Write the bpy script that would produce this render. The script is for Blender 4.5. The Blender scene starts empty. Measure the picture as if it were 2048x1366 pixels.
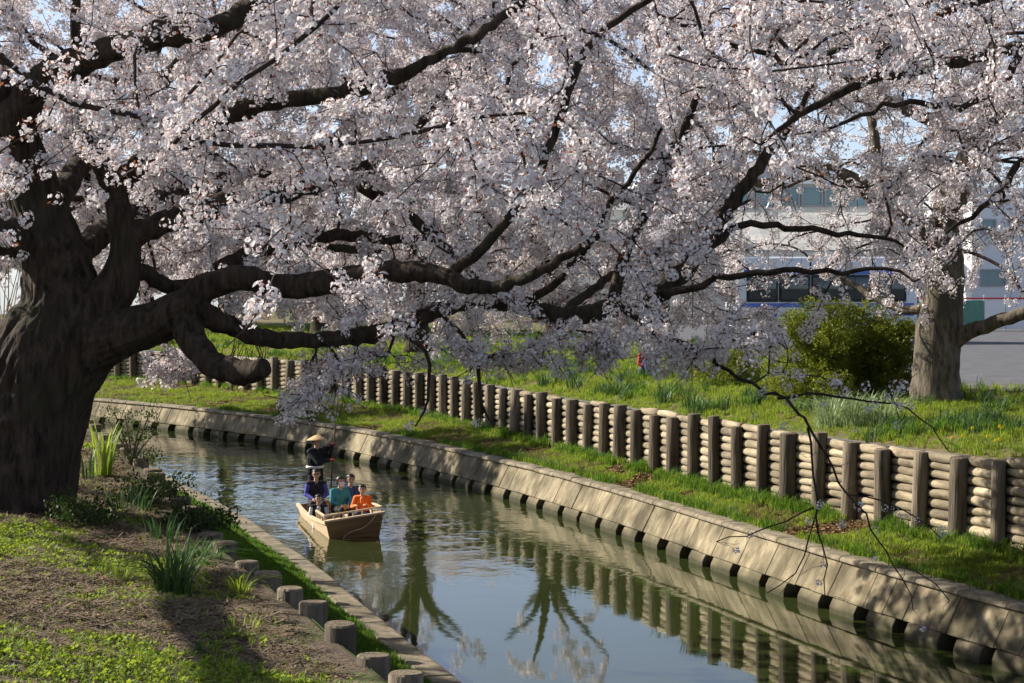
import bpy, bmesh, math, random
import numpy as np
from mathutils import Vector, Matrix, Euler, Quaternion, noise as mnoise

random.seed(7)
RNG = np.random.default_rng(7)
SC = bpy.context.scene
COL = SC.collection

# ------------------------------------------------------------------ camera
F_PX = 4000.0                      # focal length in pixels of the 2048 px wide photograph
CAM_Z = 5.4                        # eye above the water (z = 0)
PITCH = math.atan(133.0 / F_PX)
cam_d = bpy.data.cameras.new('camera')
cam_d.sensor_width = 36.0
cam_d.lens = 36.0 * F_PX / 2048.0
cam_d.clip_start = 0.1
cam_d.clip_end = 5000
cam = bpy.data.objects.new('camera', cam_d)
COL.objects.link(cam)
cam.location = (0, 0, CAM_Z)
cam.rotation_euler = (math.pi / 2 - PITCH, 0, 0)
SC.camera = cam

# ------------------------------------------------------------------ sky and sun
SUN_EL = math.radians(30)
SUN_AZ = math.atan2(-0.93, 0.37)   # from +Y towards +X
SUN_DIR = Vector((math.sin(SUN_AZ) * math.cos(SUN_EL), math.cos(SUN_AZ) * math.cos(SUN_EL), math.sin(SUN_EL)))
world = bpy.data.worlds.new('World')
SC.world = world
world.use_nodes = True
wn = world.node_tree.nodes
wl = world.node_tree.links
sky = wn.new('ShaderNodeTexSky')
sky.sky_type = 'NISHITA'
sky.sun_disc = False
sky.sun_elevation = SUN_EL
sky.sun_rotation = SUN_AZ
sky.altitude = 100
sky.air_density = 0.6
sky.dust_density = 0.6
sky.ozone_density = 3.5
wn['Background'].inputs['Strength'].default_value = 0.09
pale = wn.new('ShaderNodeHueSaturation')        # thin high haze: the whole sky is paler than a clean one
pale.inputs['Saturation'].default_value = 0.65
wl.new(sky.outputs['Color'], pale.inputs['Color'])
wl.new(pale.outputs['Color'], wn['Background'].inputs['Color'])
sun_d = bpy.data.lights.new('sun', 'SUN')
sun_d.energy = 5.0
sun_d.angle = math.radians(0.5)
sun_d.color = (1.0, 0.93, 0.81)
sun = bpy.data.objects.new('sun', sun_d)
COL.objects.link(sun)
sun.rotation_euler = (-SUN_DIR).to_track_quat('-Z', 'Y').to_euler()
sun.location = SUN_DIR * 60
SC.view_settings.view_transform = 'Standard'
SC.view_settings.look = 'None'
SC.view_settings.gamma = 1.0
SC.view_settings.exposure = 0.96
SC.view_settings.use_curve_mapping = False
SC.render.engine = 'CYCLES'
SC.cycles.max_bounces = 8
SC.cycles.diffuse_bounces = 2
SC.cycles.glossy_bounces = 3
SC.cycles.transmission_bounces = 4
SC.cycles.sample_clamp_indirect = 6.0
SC.cycles.use_denoising = True


# ------------------------------------------------------------------ helpers
def at(px, py, d):
    """the point at distance d (metres along +Y) seen at a pixel of the photograph"""
    c, s = math.cos(PITCH), math.sin(PITCH)
    u = (px - 1024.0) / F_PX
    v = (683.0 - py) / F_PX
    dy = c + v * s
    dz = -s + v * c
    return np.array([u * d / dy, d, CAM_Z + dz * d / dy])


def vnoise(x, y, sc=1.0, seed=0.0):
    return mnoise.noise(Vector((x * sc + seed, y * sc - seed * 1.7, seed * 0.37)))


def tag(o, label=None, cat=None, group=None, kind=None):
    if label: o['label'] = label
    if cat: o['category'] = cat
    if group: o['group'] = group
    if kind: o['kind'] = kind
    return o


def empty(name, loc=(0, 0, 0), rz=0.0, parent=None):
    o = bpy.data.objects.new(name, None)
    o.empty_display_size = 0.2
    COL.objects.link(o)
    o.location = loc
    o.rotation_euler = (0, 0, rz)
    if parent: o.parent = parent
    return o


def link(name, me, parent=None, mats=None):
    o = bpy.data.objects.new(name, me)
    COL.objects.link(o)
    if parent: o.parent = parent
    if mats and len(me.materials) == 0:
        for m in (mats if isinstance(mats, (list, tuple)) else [mats]): me.materials.append(m)
    return o


class MB:
    """collects vertices and faces, builds ONE mesh"""
    def __init__(s):
        s.v = []; s.f = []; s.m = []

    def add(s, vs, fs, m=0):
        b = len(s.v)
        s.v.extend([tuple(map(float, p)) for p in vs])
        s.f.extend([tuple(i + b for i in f) for f in fs])
        s.m.extend([m] * len(fs))
        return s

    def box(s, c, d, m=0, rot=None):
        x, y, z = d[0] / 2, d[1] / 2, d[2] / 2
        vs = [Vector(p) for p in ((-x, -y, -z), (x, -y, -z), (x, y, -z), (-x, y, -z), (-x, -y, z), (x, -y, z), (x, y, z), (-x, y, z))]
        if rot is not None:
            R = Euler(rot).to_matrix()
            vs = [R @ p for p in vs]
        c = Vector(c)
        return s.add([p + c for p in vs], [(0, 3, 2, 1), (4, 5, 6, 7), (0, 1, 5, 4), (1, 2, 6, 5), (2, 3, 7, 6), (3, 0, 4, 7)], m)

    def tube(s, path, rad, n=8, m=0, cap=True, disp=None):
        P = np.asarray(path, float)
        k = len(P)
        r = np.full(k, rad) if np.isscalar(rad) else np.asarray(rad, float)
        T = np.gradient(P, axis=0)
        T /= np.linalg.norm(T, axis=1)[:, None] + 1e-12
        a = np.array([0, 0, 1.0]) if abs(T[0][2]) < .9 else np.array([1.0, 0, 0])
        u = np.cross(T[0], a); u /= np.linalg.norm(u)
        ang = np.arange(n) * 2 * math.pi / n
        ca, sa = np.cos(ang)[:, None], np.sin(ang)[:, None]
        vs = []
        for i in range(k):
            u = u - T[i] * u.dot(T[i]); u /= np.linalg.norm(u) + 1e-12
            w = np.cross(T[i], u)
            rr = r[i]
            if disp is not None:
                rr = (rr * disp(i, ang))[:, None]
            vs.append(P[i] + (ca * u + sa * w) * rr)
        vs = np.concatenate(vs)
        fs = []
        for i in range(k - 1):
            for j in range(n):
                q = (j + 1) % n
                fs.append((i * n + j, i * n + q, (i + 1) * n + q, (i + 1) * n + j))
        if cap:
            fs.append(tuple(range(n - 1, -1, -1)))
            fs.append(tuple((k - 1) * n + j for j in range(n)))
        return s.add(vs, fs, m)

    def mesh(s, name, mats, smooth=False):
        me = bpy.data.meshes.new(name)
        me.from_pydata(s.v, [], s.f)
        for x in (mats if isinstance(mats, (list, tuple)) else [mats]): me.materials.append(x)
        me.polygons.foreach_set('material_index', s.m)
        if smooth: me.polygons.foreach_set('use_smooth', [True] * len(me.polygons))
        me.update()
        return me

    def build(s, name, mats, parent=None, smooth=False):
        return link(name, s.mesh(name, mats, smooth), parent)


def bevel_mesh(me, w, seg=1):
    bm = bmesh.new(); bm.from_mesh(me)
    bmesh.ops.bevel(bm, geom=list(bm.edges), offset=w, segments=seg, affect='EDGES', profile=.6)
    bm.to_mesh(me); bm.free()
    return me


def curve(pts, n):
    """Catmull-Rom through pts, resampled to n points of even arc length"""
    P = np.asarray(pts, float)
    Q = np.vstack([2 * P[0] - P[1], P, 2 * P[-1] - P[-2]])
    out = []
    for i in range(1, len(Q) - 2):
        p0, p1, p2, p3 = Q[i - 1], Q[i], Q[i + 1], Q[i + 2]
        for t in np.linspace(0, 1, 16, endpoint=False):
            out.append(.5 * ((2 * p1) + (-p0 + p2) * t + (2 * p0 - 5 * p1 + 4 * p2 - p3) * t * t + (-p0 + 3 * p1 - 3 * p2 + p3) * t ** 3))
    out.append(P[-1])
    out = np.array(out)
    L = np.concatenate([[0], np.cumsum(np.linalg.norm(np.diff(out, axis=0), axis=1))])
    t = np.linspace(0, L[-1], n)
    return np.stack([np.interp(t, L, out[:, k]) for k in range(out.shape[1])], 1), L[-1]


# ------------------------------------------------------------------ materials
def mat(name, c1, c2=None, scale=4.0, rough=.85, bump=0.0, bscale=30.0, spec=.25, trans=0.0, rnd=0.0, tcol=None,
        stretch=(1, 1, 1), c3=None, s3=1.0, t3=(.5, .65), detail=5.0, obj_coords=False, metal=0.0, coat=0.0):
    m = bpy.data.materials.new(name)
    m.use_nodes = True
    nt = m.node_tree; N = nt.nodes; L = nt.links
    b = N['Principled BSDF']
    b.inputs['Roughness'].default_value = rough
    b.inputs['Specular IOR Level'].default_value = spec
    b.inputs['Metallic'].default_value = metal
    b.inputs['Coat Weight'].default_value = coat
    c = lambda t: (t[0], t[1], t[2], 1)
    if obj_coords:
        vec = N.new('ShaderNodeTexCoord').outputs['Object']
    else:
        vec = N.new('ShaderNodeNewGeometry').outputs['Position']
    mp = N.new('ShaderNodeMapping')
    mp.inputs['Scale'].default_value = stretch
    L.new(vec, mp.inputs['Vector'])
    if rnd > 0:
        oi = N.new('ShaderNodeObjectInfo')
        if obj_coords:
            ml = N.new('ShaderNodeMath'); ml.operation = 'MULTIPLY'; ml.inputs[1].default_value = 37.0
            L.new(oi.outputs['Random'], ml.inputs[0]); L.new(ml.outputs[0], mp.inputs['Location'])
    col = None
    if c2 is not None:
        n1 = N.new('ShaderNodeTexNoise')
        n1.inputs['Scale'].default_value = scale
        n1.inputs['Detail'].default_value = detail
        n1.inputs['Roughness'].default_value = .65
        L.new(mp.outputs[0], n1.inputs['Vector'])
        rp = N.new('ShaderNodeValToRGB')
        rp.color_ramp.elements[0].position = .32; rp.color_ramp.elements[0].color = c(c1)
        rp.color_ramp.elements[1].position = .68; rp.color_ramp.elements[1].color = c(c2)
        L.new(n1.outputs['Fac'], rp.inputs[0])
        col = rp.outputs[0]
        if c3 is not None:
            n3 = N.new('ShaderNodeTexNoise')
            n3.inputs['Scale'].default_value = s3
            n3.inputs['Detail'].default_value = 6
            L.new(vec, n3.inputs['Vector'])
            r3 = N.new('ShaderNodeMapRange')
            r3.inputs['From Min'].default_value = t3[0]; r3.inputs['From Max'].default_value = t3[1]
            L.new(n3.outputs['Fac'], r3.inputs['Value'])
            mx = N.new('ShaderNodeMix'); mx.data_type = 'RGBA'
            L.new(r3.outputs[0], mx.inputs['Factor']); L.new(col, mx.inputs['A']); mx.inputs['B'].default_value = c(c3)
            col = mx.outputs['Result']
    if rnd > 0:
        hs = N.new('ShaderNodeHueSaturation')
        mr = N.new('ShaderNodeMapRange')
        mr.inputs['To Min'].default_value = 1 - rnd; mr.inputs['To Max'].default_value = 1 + rnd
        L.new(oi.outputs['Random'], mr.inputs['Value']); L.new(mr.outputs[0], hs.inputs['Value'])
        if col is None: hs.inputs['Color'].default_value = c(c1)
        else: L.new(col, hs.inputs['Color'])
        col = hs.outputs[0]
    if col is None: b.inputs['Base Color'].default_value = c(c1)
    else: L.new(col, b.inputs['Base Color'])
    if bump > 0:
        nb = N.new('ShaderNodeTexNoise')
        nb.inputs['Scale'].default_value = bscale
        nb.inputs['Detail'].default_value = 6
        L.new(mp.outputs[0], nb.inputs['Vector'])
        bp = N.new('ShaderNodeBump')
        bp.inputs['Strength'].default_value = bump
        bp.inputs['Distance'].default_value = .03
        L.new(nb.outputs['Fac'], bp.inputs['Height'])
        L.new(bp.outputs[0], b.inputs['Normal'])
    if trans > 0:
        tr = N.new('ShaderNodeBsdfTranslucent')
        if tcol: tr.inputs['Color'].default_value = c(tcol)
        elif col is not None: L.new(col, tr.inputs['Color'])
        else: tr.inputs['Color'].default_value = c(c1)
        ms = N.new('ShaderNodeMixShader')
        ms.inputs[0].default_value = trans
        L.new(b.outputs[0], ms.inputs[1]); L.new(tr.outputs[0], ms.inputs[2])
        L.new(ms.outputs[0], N['Material Output'].inputs['Surface'])
    return m


MAT = {}
MAT['bark'] = mat('bark', (.007, .0055, .0045), (.075, .052, .036), scale=13, rough=.95, bump=1.0, bscale=15, stretch=(1, 1, .16), c3=(.036, .034, .020), s3=1.3, t3=(.55, .72), detail=9)
MAT['bark_grey'] = mat('bark_grey', (.022, .018, .014), (.19, .155, .115), scale=9, rough=.95, bump=1.0, bscale=12, stretch=(1, 1, .3), c3=(.065, .060, .042), s3=1.7, t3=(.5, .66))
MAT['twig'] = mat('twig', (.022, .014, .012), (.06, .042, .034), scale=3, rough=.9)
MAT['petal'] = mat('petal', (.87, .85, .86), rough=.7, spec=.1, trans=.28, rnd=.14, tcol=(.84, .77, .76))
MAT['petal_pink'] = mat('petal_pink', (.77, .69, .70), rough=.7, spec=.1, trans=.3, rnd=.14, tcol=(.74, .58, .57))
MAT['calyx'] = mat('calyx', (.22, .055, .035), rough=.7, trans=.3, rnd=.25)
MAT['young_leaf'] = mat('young_leaf', (.30, .095, .035), rough=.6, trans=.4, rnd=.3)
MAT['concrete'] = mat('concrete', (.11, .088, .052), (.36, .30, .195), scale=3.2, rough=.92, bump=1.0, bscale=7, rnd=.10, c3=(.075, .062, .036), s3=1.1, t3=(.43, .66), stretch=(1, 1, .45), detail=9)
MAT['concrete_cope'] = mat('concrete_cope', (.12, .10, .07), (.30, .25, .175), scale=5, rough=.92, bump=.4, bscale=40, rnd=.10, c3=(.12, .11, .06), s3=2.2, t3=(.52, .7))
MAT['concrete_wet'] = mat('concrete_wet', (.05, .045, .03), (.12, .10, .06), scale=5, rough=.7, bump=.3, bscale=40)
MAT['log_post'] = mat('log_post', (.045, .034, .024), (.19, .155, .11), scale=9, rough=.9, bump=.8, bscale=20, stretch=(1, 1, .12), rnd=.42, obj_coords=True)
MAT['log_rail'] = mat('log_rail', (.10, .078, .05), (.40, .33, .22), scale=6, rough=.9, bump=.5, bscale=20, stretch=(.25, 1, 1), rnd=.38, obj_coords=True)
MAT['end_grain'] = mat('end_grain', (.08, .06, .042), (.24, .19, .13), scale=14, rough=.9, bump=.5, bscale=40, rnd=.2, obj_coords=True)
MAT['soil_far'] = mat('soil_far', (.075, .078, .024), (.13, .13, .04), scale=3, rough=1, bump=.6, bscale=14, c3=(.17, .115, .065), s3=.55, t3=(.50, .60))
MAT['straw_litter'] = mat('straw_litter', (.17, .125, .08), rough=.9, rnd=.4)
MAT['soil_near'] = mat('soil_near', (.062, .045, .030), (.15, .112, .074), scale=9, rough=1, bump=.9, bscale=26, c3=(.085, .095, .03), s3=.8, t3=(.5, .62))
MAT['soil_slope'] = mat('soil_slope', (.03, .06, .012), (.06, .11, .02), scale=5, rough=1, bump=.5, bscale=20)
MAT['asphalt'] = mat('asphalt', (.085, .085, .095), (.14, .14, .15), scale=2, rough=.9, bump=.2, bscale=60)
MAT['grass'] = mat('grass', (.14, .22, .022), rough=.6, trans=.48, rnd=.45, tcol=(.30, .38, .035))
MAT['grass_dry'] = mat('grass_dry', (.22, .19, .07), rough=.7, trans=.35, rnd=.3)
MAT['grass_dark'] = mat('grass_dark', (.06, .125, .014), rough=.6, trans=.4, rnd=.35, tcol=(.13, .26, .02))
MAT['weed_leaf'] = mat('weed_leaf', (.03, .055, .012), rough=.6, trans=.3, rnd=.45, tcol=(.06, .10, .012))
MAT['dead_leaf'] = mat('dead_leaf', (.17, .085, .04), rough=.8, rnd=.4)
MAT['strap_leaf'] = mat('strap_leaf', (.055, .115, .03), (.09, .17, .05), scale=6, rough=.5, trans=.3)
MAT['strap_leaf_pale'] = mat('strap_leaf_pale', (.22, .31, .12), (.40, .48, .26), scale=6, rough=.5, trans=.3)
MAT['sword_leaf'] = mat('sword_leaf', (.22, .32, .025), (.34, .42, .04), scale=3, rough=.5, trans=.5)
MAT['bush_leaf'] = mat('bush_leaf', (.115, .145, .018), rough=.5, trans=.40, rnd=.6, tcol=(.24, .27, .022))
MAT['bush_stem'] = mat('bush_stem', (.10, .07, .05), (.17, .13, .09), scale=6)
MAT['dry_stem'] = mat('dry_stem', (.30, .22, .13), (.44, .34, .22), scale=6)
MAT['daffodil'] = mat('daffodil', (.85, .62, .03), rough=.6, trans=.3)
MAT['boat_wood'] = mat('boat_wood', (.24, .135, .07), (.40, .25, .14), scale=7, rough=.55, stretch=(.2, 1, 3), obj_coords=True, bump=.1, bscale=30)
MAT['boat_pale'] = mat('boat_pale', (.50, .37, .23), (.66, .52, .35), scale=7, rough=.55, stretch=(.3, 1, 3), obj_coords=True, bump=.1, bscale=30)
MAT['rope'] = mat('rope', (.42, .34, .22), (.55, .46, .33), scale=60)
MAT['skin'] = mat('skin', (.52, .31, .22), (.58, .36, .26), scale=8, rough=.55)
MAT['hair'] = mat('hair', (.010, .008, .008), (.03, .024, .02), scale=40, rough=.45, spec=.4)
MAT['black_cloth'] = mat('black_cloth', (.010, .011, .016), (.02, .021, .028), scale=20, rough=.9, bump=.3, bscale=25)
MAT['violet_cloth'] = mat('violet_cloth', (.07, .075, .33), (.10, .10, .42), scale=12, rough=.8, bump=.3, bscale=25)
MAT['dark_cloth'] = mat('dark_cloth', (.022, .018, .022), (.04, .034, .04), scale=16, rough=.9)
MAT['teal_cloth'] = mat('teal_cloth', (.04, .22, .27), (.06, .30, .36), scale=12, rough=.75, bump=.3, bscale=25)
MAT['navy_cloth'] = mat('navy_cloth', (.02, .03, .09), (.14, .16, .24), scale=26, rough=.85, bump=.3, bscale=25)
MAT['orange_cloth'] = mat('orange_cloth', (.80, .15, .02), (.90, .22, .03), scale=10, rough=.75, bump=.3, bscale=25)
MAT['white_cloth'] = mat('white_cloth', (.70, .68, .70), (.78, .76, .76), scale=12, rough=.85)
MAT['yellow_cloth'] = mat('yellow_cloth', (.72, .52, .03), (.80, .60, .05), scale=12, rough=.85)
MAT['jeans'] = mat('jeans', (.04, .06, .13), (.07, .10, .19), scale=20, rough=.9)
MAT['red_cloth'] = mat('red_cloth', (.20, .02, .03), (.52, .05, .05), scale=22, rough=.8)
MAT['straw'] = mat('straw', (.50, .33, .15), (.66, .47, .25), scale=40, rough=.8, bump=.4, bscale=60)
MAT['dark_bamboo'] = mat('dark_bamboo', (.05, .035, .022), (.09, .065, .04), scale=8, rough=.5)
MAT['eye'] = mat('eye', (.012, .010, .010), rough=.3)
MAT['lip'] = mat('lip', (.40, .15, .13), rough=.5)
MAT['wall_cream'] = mat('wall_cream', (.66, .65, .60), (.74, .73, .69), scale=.4, rough=.9)
MAT['wall_white'] = mat('wall_white', (.78, .79, .80), (.84, .84, .84), scale=.5, rough=.85)
MAT['sheet_pale'] = mat('sheet_pale', (.34, .34, .33), (.50, .49, .46), scale=1.2, rough=.7, rnd=.15)
MAT['wall_grey'] = mat('wall_grey', (.42, .44, .47), (.50, .52, .55), scale=.6, rough=.8)
MAT['roof_grey'] = mat('roof_grey', (.30, .32, .36), (.38, .40, .44), scale=1, rough=.6)
MAT['glass_far'] = mat('glass_far', (.10, .20, .22), (.18, .30, .33), scale=.7, rough=.08, spec=.8)
MAT['frame_grey'] = mat('frame_grey', (.35, .37, .38), rough=.5)
MAT['yellow_paint'] = mat('yellow_paint', (.85, .66, .02), rough=.5)
MAT['red_paint'] = mat('red_paint', (.60, .06, .05), rough=.5)
MAT['bus_white'] = mat('bus_white', (.74, .76, .80), rough=.25, spec=.5, coat=.5)
MAT['bus_blue'] = mat('bus_blue', (.03, .11, .48), rough=.25, spec=.5, coat=.5)
MAT['bus_glass'] = mat('bus_glass', (.015, .03, .035), rough=.06, spec=.8)
MAT['tyre'] = mat('tyre', (.02, .02, .02), rough=.9)
MAT['steel'] = mat('steel', (.55, .55, .56), rough=.35, metal=.8)
MAT['lamp_red'] = mat('lamp_red', (.5, .02, .02), rough=.2)
MAT['net_green'] = mat('net_green', (.10, .24, .19), (.16, .32, .25), scale=4, rough=.8)

def add_waterline(m):
    nt = m.node_tree; N = nt.nodes; L = nt.links; b = N['Principled BSDF']
    src = b.inputs['Base Color'].links[0].from_socket
    g = N.new('ShaderNodeNewGeometry'); sp = N.new('ShaderNodeSeparateXYZ'); L.new(g.outputs['Position'], sp.inputs[0])
    nz_ = N.new('ShaderNodeTexNoise'); nz_.inputs['Scale'].default_value = 1.6; nz_.inputs['Detail'].default_value = 6; L.new(g.outputs['Position'], nz_.inputs['Vector'])
    ad = N.new('ShaderNodeMath'); ad.operation = 'MULTIPLY_ADD'; ad.inputs[1].default_value = -.35; L.new(nz_.outputs['Fac'], ad.inputs[0]); L.new(sp.outputs['Z'], ad.inputs[2])
    mr_ = N.new('ShaderNodeMapRange'); mr_.inputs['From Min'].default_value = -.12; mr_.inputs['From Max'].default_value = .12; L.new(ad.outputs[0], mr_.inputs['Value'])
    mx = N.new('ShaderNodeMix'); mx.data_type = 'RGBA'; L.new(mr_.outputs[0], mx.inputs['Factor']); mx.inputs['A'].default_value = (.05, .046, .024, 1); L.new(src, mx.inputs['B'])
    L.new(mx.outputs['Result'], b.inputs['Base Color'])
add_waterline(MAT['concrete'])

# water: murky green body under a mirror surface, ruffled round the boat and farther up the canal
BOAT_POS = (-3.2, 42.5)
m = bpy.data.materials.new('canal_water'); m.use_nodes = True
N = m.node_tree.nodes; L = m.node_tree.links
b = N['Principled BSDF']
b.inputs['Base Color'].default_value = (.030, .040, .011, 1)
b.inputs['Roughness'].default_value = .025
b.inputs['IOR'].default_value = 1.55
geo = N.new('ShaderNodeNewGeometry')
def wnoise(scale, st, det):
    mp = N.new('ShaderNodeMapping'); mp.inputs['Scale'].default_value = st
    mp.inputs['Rotation'].default_value = (0, 0, math.radians(20))
    L.new(geo.outputs['Position'], mp.inputs['Vector'])
    n = N.new('ShaderNodeTexNoise'); n.inputs['Scale'].default_value = scale; n.inputs['Detail'].default_value = det
    n.inputs['Roughness'].default_value = .5
    L.new(mp.outputs[0], n.inputs['Vector'])
    return n.outputs['Fac']
def math_node(op, a, bb):
    x = N.new('ShaderNodeMath'); x.operation = op
    for i, q in enumerate((a, bb)):
        if isinstance(q, (int, float)): x.inputs[i].default_value = q
        else: L.new(q, x.inputs[i])
    return x.outputs[0]
wave = math_node('ADD', wnoise(1.1, (1, .7, 1), 2.0), math_node('MULTIPLY', wnoise(4.5, (1, .8, 1), 3.0), .25))
# how ruffled: calm near the bridge, ruffled past the boat
sep = N.new('ShaderNodeSeparateXYZ'); L.new(geo.outputs['Position'], sep.inputs[0])
mr = N.new('ShaderNodeMapRange')
mr.inputs['From Min'].default_value = 33; mr.inputs['From Max'].default_value = 44
mr.inputs['To Min'].default_value = .018; mr.inputs['To Max'].default_value = .24
L.new(sep.outputs['Y'], mr.inputs['Value'])
patch = N.new('ShaderNodeMapRange')
patch.inputs['From Min'].default_value = .35; patch.inputs['From Max'].default_value = .65
patch.inputs['To Min'].default_value = .5; patch.inputs['To Max'].default_value = 1.3
L.new(wnoise(.35, (1, 1, 1), 1.0), patch.inputs['Value'])
bp = N.new('ShaderNodeBump'); bp.inputs['Distance'].default_value = .12
L.new(wave, bp.inputs['Height']); L.new(math_node('MULTIPLY', mr.outputs[0], patch.outputs[0]), bp.inputs['Strength'])
L.new(bp.outputs[0], b.inputs['Normal'])
MAT['water'] = m

# ------------------------------------------------------------------ the course of the canal
R_PTS = [(22, -8), (15, 8), (10.6, 18), (8.4, 23.3), (6.72, 27.3), (5.3, 31.3), (3.83, 36), (1.86, 42.4), (-.8, 49.7), (-4.7, 58.4), (-8.45, 64.5), (-12.7, 70.1), (-19, 76.5), (-28, 83), (-45, 91)]
L_PTS = [(9.2, -8), (5.6, 4), (3.3, 10), (1.75, 15), (.55, 18.8), (-.58, 22.4), (-2.0, 27.4), (-2.95, 30.9), (-4.1, 34.6), (-5.3, 38.4), (-7.3, 43.9), (-9.3, 49.5), (-11.6, 55), (-14.8, 60), (-20, 65.5), (-29, 72), (-46, 80)]
RC, RLEN = curve(R_PTS, 700)
LC, LLEN = curve(L_PTS, 700)

def frame(C):
    T = np.gradient(C, axis=0); T /= np.linalg.norm(T, axis=1)[:, None]
    return T, np.stack([T[:, 1], -T[:, 0]], 1)           # tangent, normal to the right of travel (up the canal)
RT, RN = frame(RC)
LT, LN = frame(LC); LN = -LN                              # away from the water
RS = np.linspace(0, RLEN, len(RC)); LS = np.linspace(0, LLEN, len(LC))

POST_PTS = np.array([(7.5, 31.6), (4.5, 38.2), (3.1, 43.5), (.72, 51.3), (-2.07, 59.7), (-5.9, 68.8), (-9.6, 74), (-14.4, 81)])
_op = []
for p in POST_PTS:
    dd = np.linalg.norm(RC - p, axis=1); i = dd.argmin(); _op.append((RS[i], max(1.6, dd[i])))
_op = np.array(sorted(_op))
OPOST = np.interp(RS, _op[:, 0], _op[:, 1])
k_ = np.ones(41) / 41
OPOST = np.convolve(np.pad(OPOST, 20, 'edge'), k_, 'valid')
Z_COPE = .85
Z_FOOT = 1.1        # foot of the log wall
Z_TOP = 2.45        # ground behind it

def r_at(s):
    i = np.interp(s, RS, np.arange(len(RS)))
    j = int(min(i, len(RS) - 2)); f = i - j
    g = lambda A: A[j] * (1 - f) + A[j + 1] * f
    return g(RC), g(RT), g(RN), g(OPOST)

def l_at(s):
    i = np.interp(s, LS, np.arange(len(LS)))
    j = int(min(i, len(LS) - 2)); f = i - j
    g = lambda A: A[j] * (1 - f) + A[j + 1] * f
    return g(LC), g(LT), g(LN)

LPOST = 2.70

def ztop(y): return float(np.interp(y, [32, 50], [Z_TOP, Z_TOP - .18]))

def far_z(o, op, x, y):
    n = .05 * vnoise(x, y, .6, 3) + .02 * vnoise(x, y, 2.2, 5)
    if o < op + .1:
        t = max(0, (o - .62) / (op - .52))
        return .80 + (Z_FOOT - .80) * t ** .9 + n * min(1, t * 4)
    q = o - op - .1
    zt = ztop(y)
    return zt + (Z_TOP + .58 - zt) * (1 - math.exp(-q / 2.8)) + n * min(1, q) * (1 if q < 12 else .2)

def near_z(o, x, y):
    n = .05 * vnoise(x, y, .7, 9) + .02 * vnoise(x, y, 2.5, 4)
    if o < LPOST:
        t = max(0, (o - .36) / (LPOST - .36))
        return .80 + .45 * t + n * .6
    q = o - LPOST
    return 2.46 + .085 * q + .014 * q * q * (1 if q < 6 else 36 / (q * q) + .0) + n

# far bank ground: lower slope, step behind the logs, upper lawn and the flat beyond
def strip(name, C, NN, OP, offs_fn, z_fn, material, step=3):
    mb = MB(); rows = []
    idx = list(range(0, len(C), step))
    for i in idx:
        offs = offs_fn(i)
        rows.append([(C[i][0] + NN[i][0] * o, C[i][1] + NN[i][1] * o, z_fn(i, o)) for o in offs])
    k = len(rows[0])
    vs = [p for r in rows for p in r]
    fs = []
    for a in range(len(rows) - 1):
        for c in range(k - 1):
            fs.append((a * k + c, a * k + c + 1, (a + 1) * k + c + 1, (a + 1) * k + c))
    mb.add(vs, fs)
    return mb.build(name, material, smooth=True)

def fz(i, o): return far_z(o, OPOST[i], RC[i][0] + RN[i][0] * o, RC[i][1] + RN[i][1] * o)
o = strip('canal_bank_slope', RC, RN, OPOST, lambda i: [.55, .66] + list(np.linspace(.8, OPOST[i] + .09, 10)), fz, MAT['soil_far'])
tag(o, kind='structure')
o = strip('ground', RC, RN, OPOST, lambda i: [OPOST[i] + .24 + q for q in (0, .4, .8, 1.3, 1.9, 2.6, 3.5, 4.6, 6, 8, 11, 16, 30, 70, 200, 900, 2500)],
          lambda i, o: fz(i, o), MAT['soil_far'])
tag(o, kind='structure')
# earth face behind the logs
mb = MB()
idx = list(range(0, len(RC), 3))
vs = []
for i in idx:
    for z in (.6, ztop(RC[i][1]) + .01):
        q = OPOST[i] + .235
        vs.append((RC[i][0] + RN[i][0] * q, RC[i][1] + RN[i][1] * q, z))
mb.add(vs, [(2 * a, 2 * a + 1, 2 * a + 3, 2 * a + 2) for a in range(len(idx) - 1)])
tag(mb.build('earth_bank_face', mat('dark_soil', (.035, .027, .018), (.07, .055, .036), scale=6, bump=.5, bscale=20)), kind='structure')

# near bank: shaded lower slope, log step, upper ground
def nz(i, o): return near_z(o, LC[i][0] + LN[i][0] * o, LC[i][1] + LN[i][1] * o)
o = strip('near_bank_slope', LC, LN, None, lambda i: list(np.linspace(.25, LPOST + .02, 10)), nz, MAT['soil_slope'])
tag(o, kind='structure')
o = strip('near_bank_ground', LC, LN, None, lambda i: [LPOST + .05 + q for q in list(np.linspace(0, 9, 26)) + [10, 11.5, 13.5, 16]], lambda i, o: nz(i, max(o, LPOST + .01)), MAT['soil_near'], step=2)
tag(o, kind='structure')
mb = MB()
idx = list(range(0, len(LC), 4)); vs = []; fs = []
for i in idx:                                               # everything left of the near bank, out to the horizon
    a = LC[i] + LN[i] * (LPOST + .05 + 15.9)
    za = nz(i, LPOST + 15.95) - .03
    th = math.radians(215 - 105 * (i / len(LC)))
    bpt = np.array([-10 + math.cos(th) * 2500, 20 + math.sin(th) * 2500])
    for t in (0, .004, .02, .1, 1):
        p = a * (1 - t) + bpt * t
        vs.append((p[0], p[1], za * (1 - min(1, t * 50)) + 3.3 * min(1, t * 50)))
for a in range(len(idx) - 1):
    for c in range(4): fs.append((a * 5 + c, a * 5 + c + 1, (a + 1) * 5 + c + 1, (a + 1) * 5 + c))
mb.add(vs, fs); tag(mb.build('near_bank_terrain', MAT['soil_far'], smooth=True), kind='structure')
mb = MB(); vs = []
for i in idx:
    for z in (.9, 2.47): vs.append((LC[i][0] + LN[i][0] * (LPOST + .045), LC[i][1] + LN[i][1] * (LPOST + .045), z))
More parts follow.
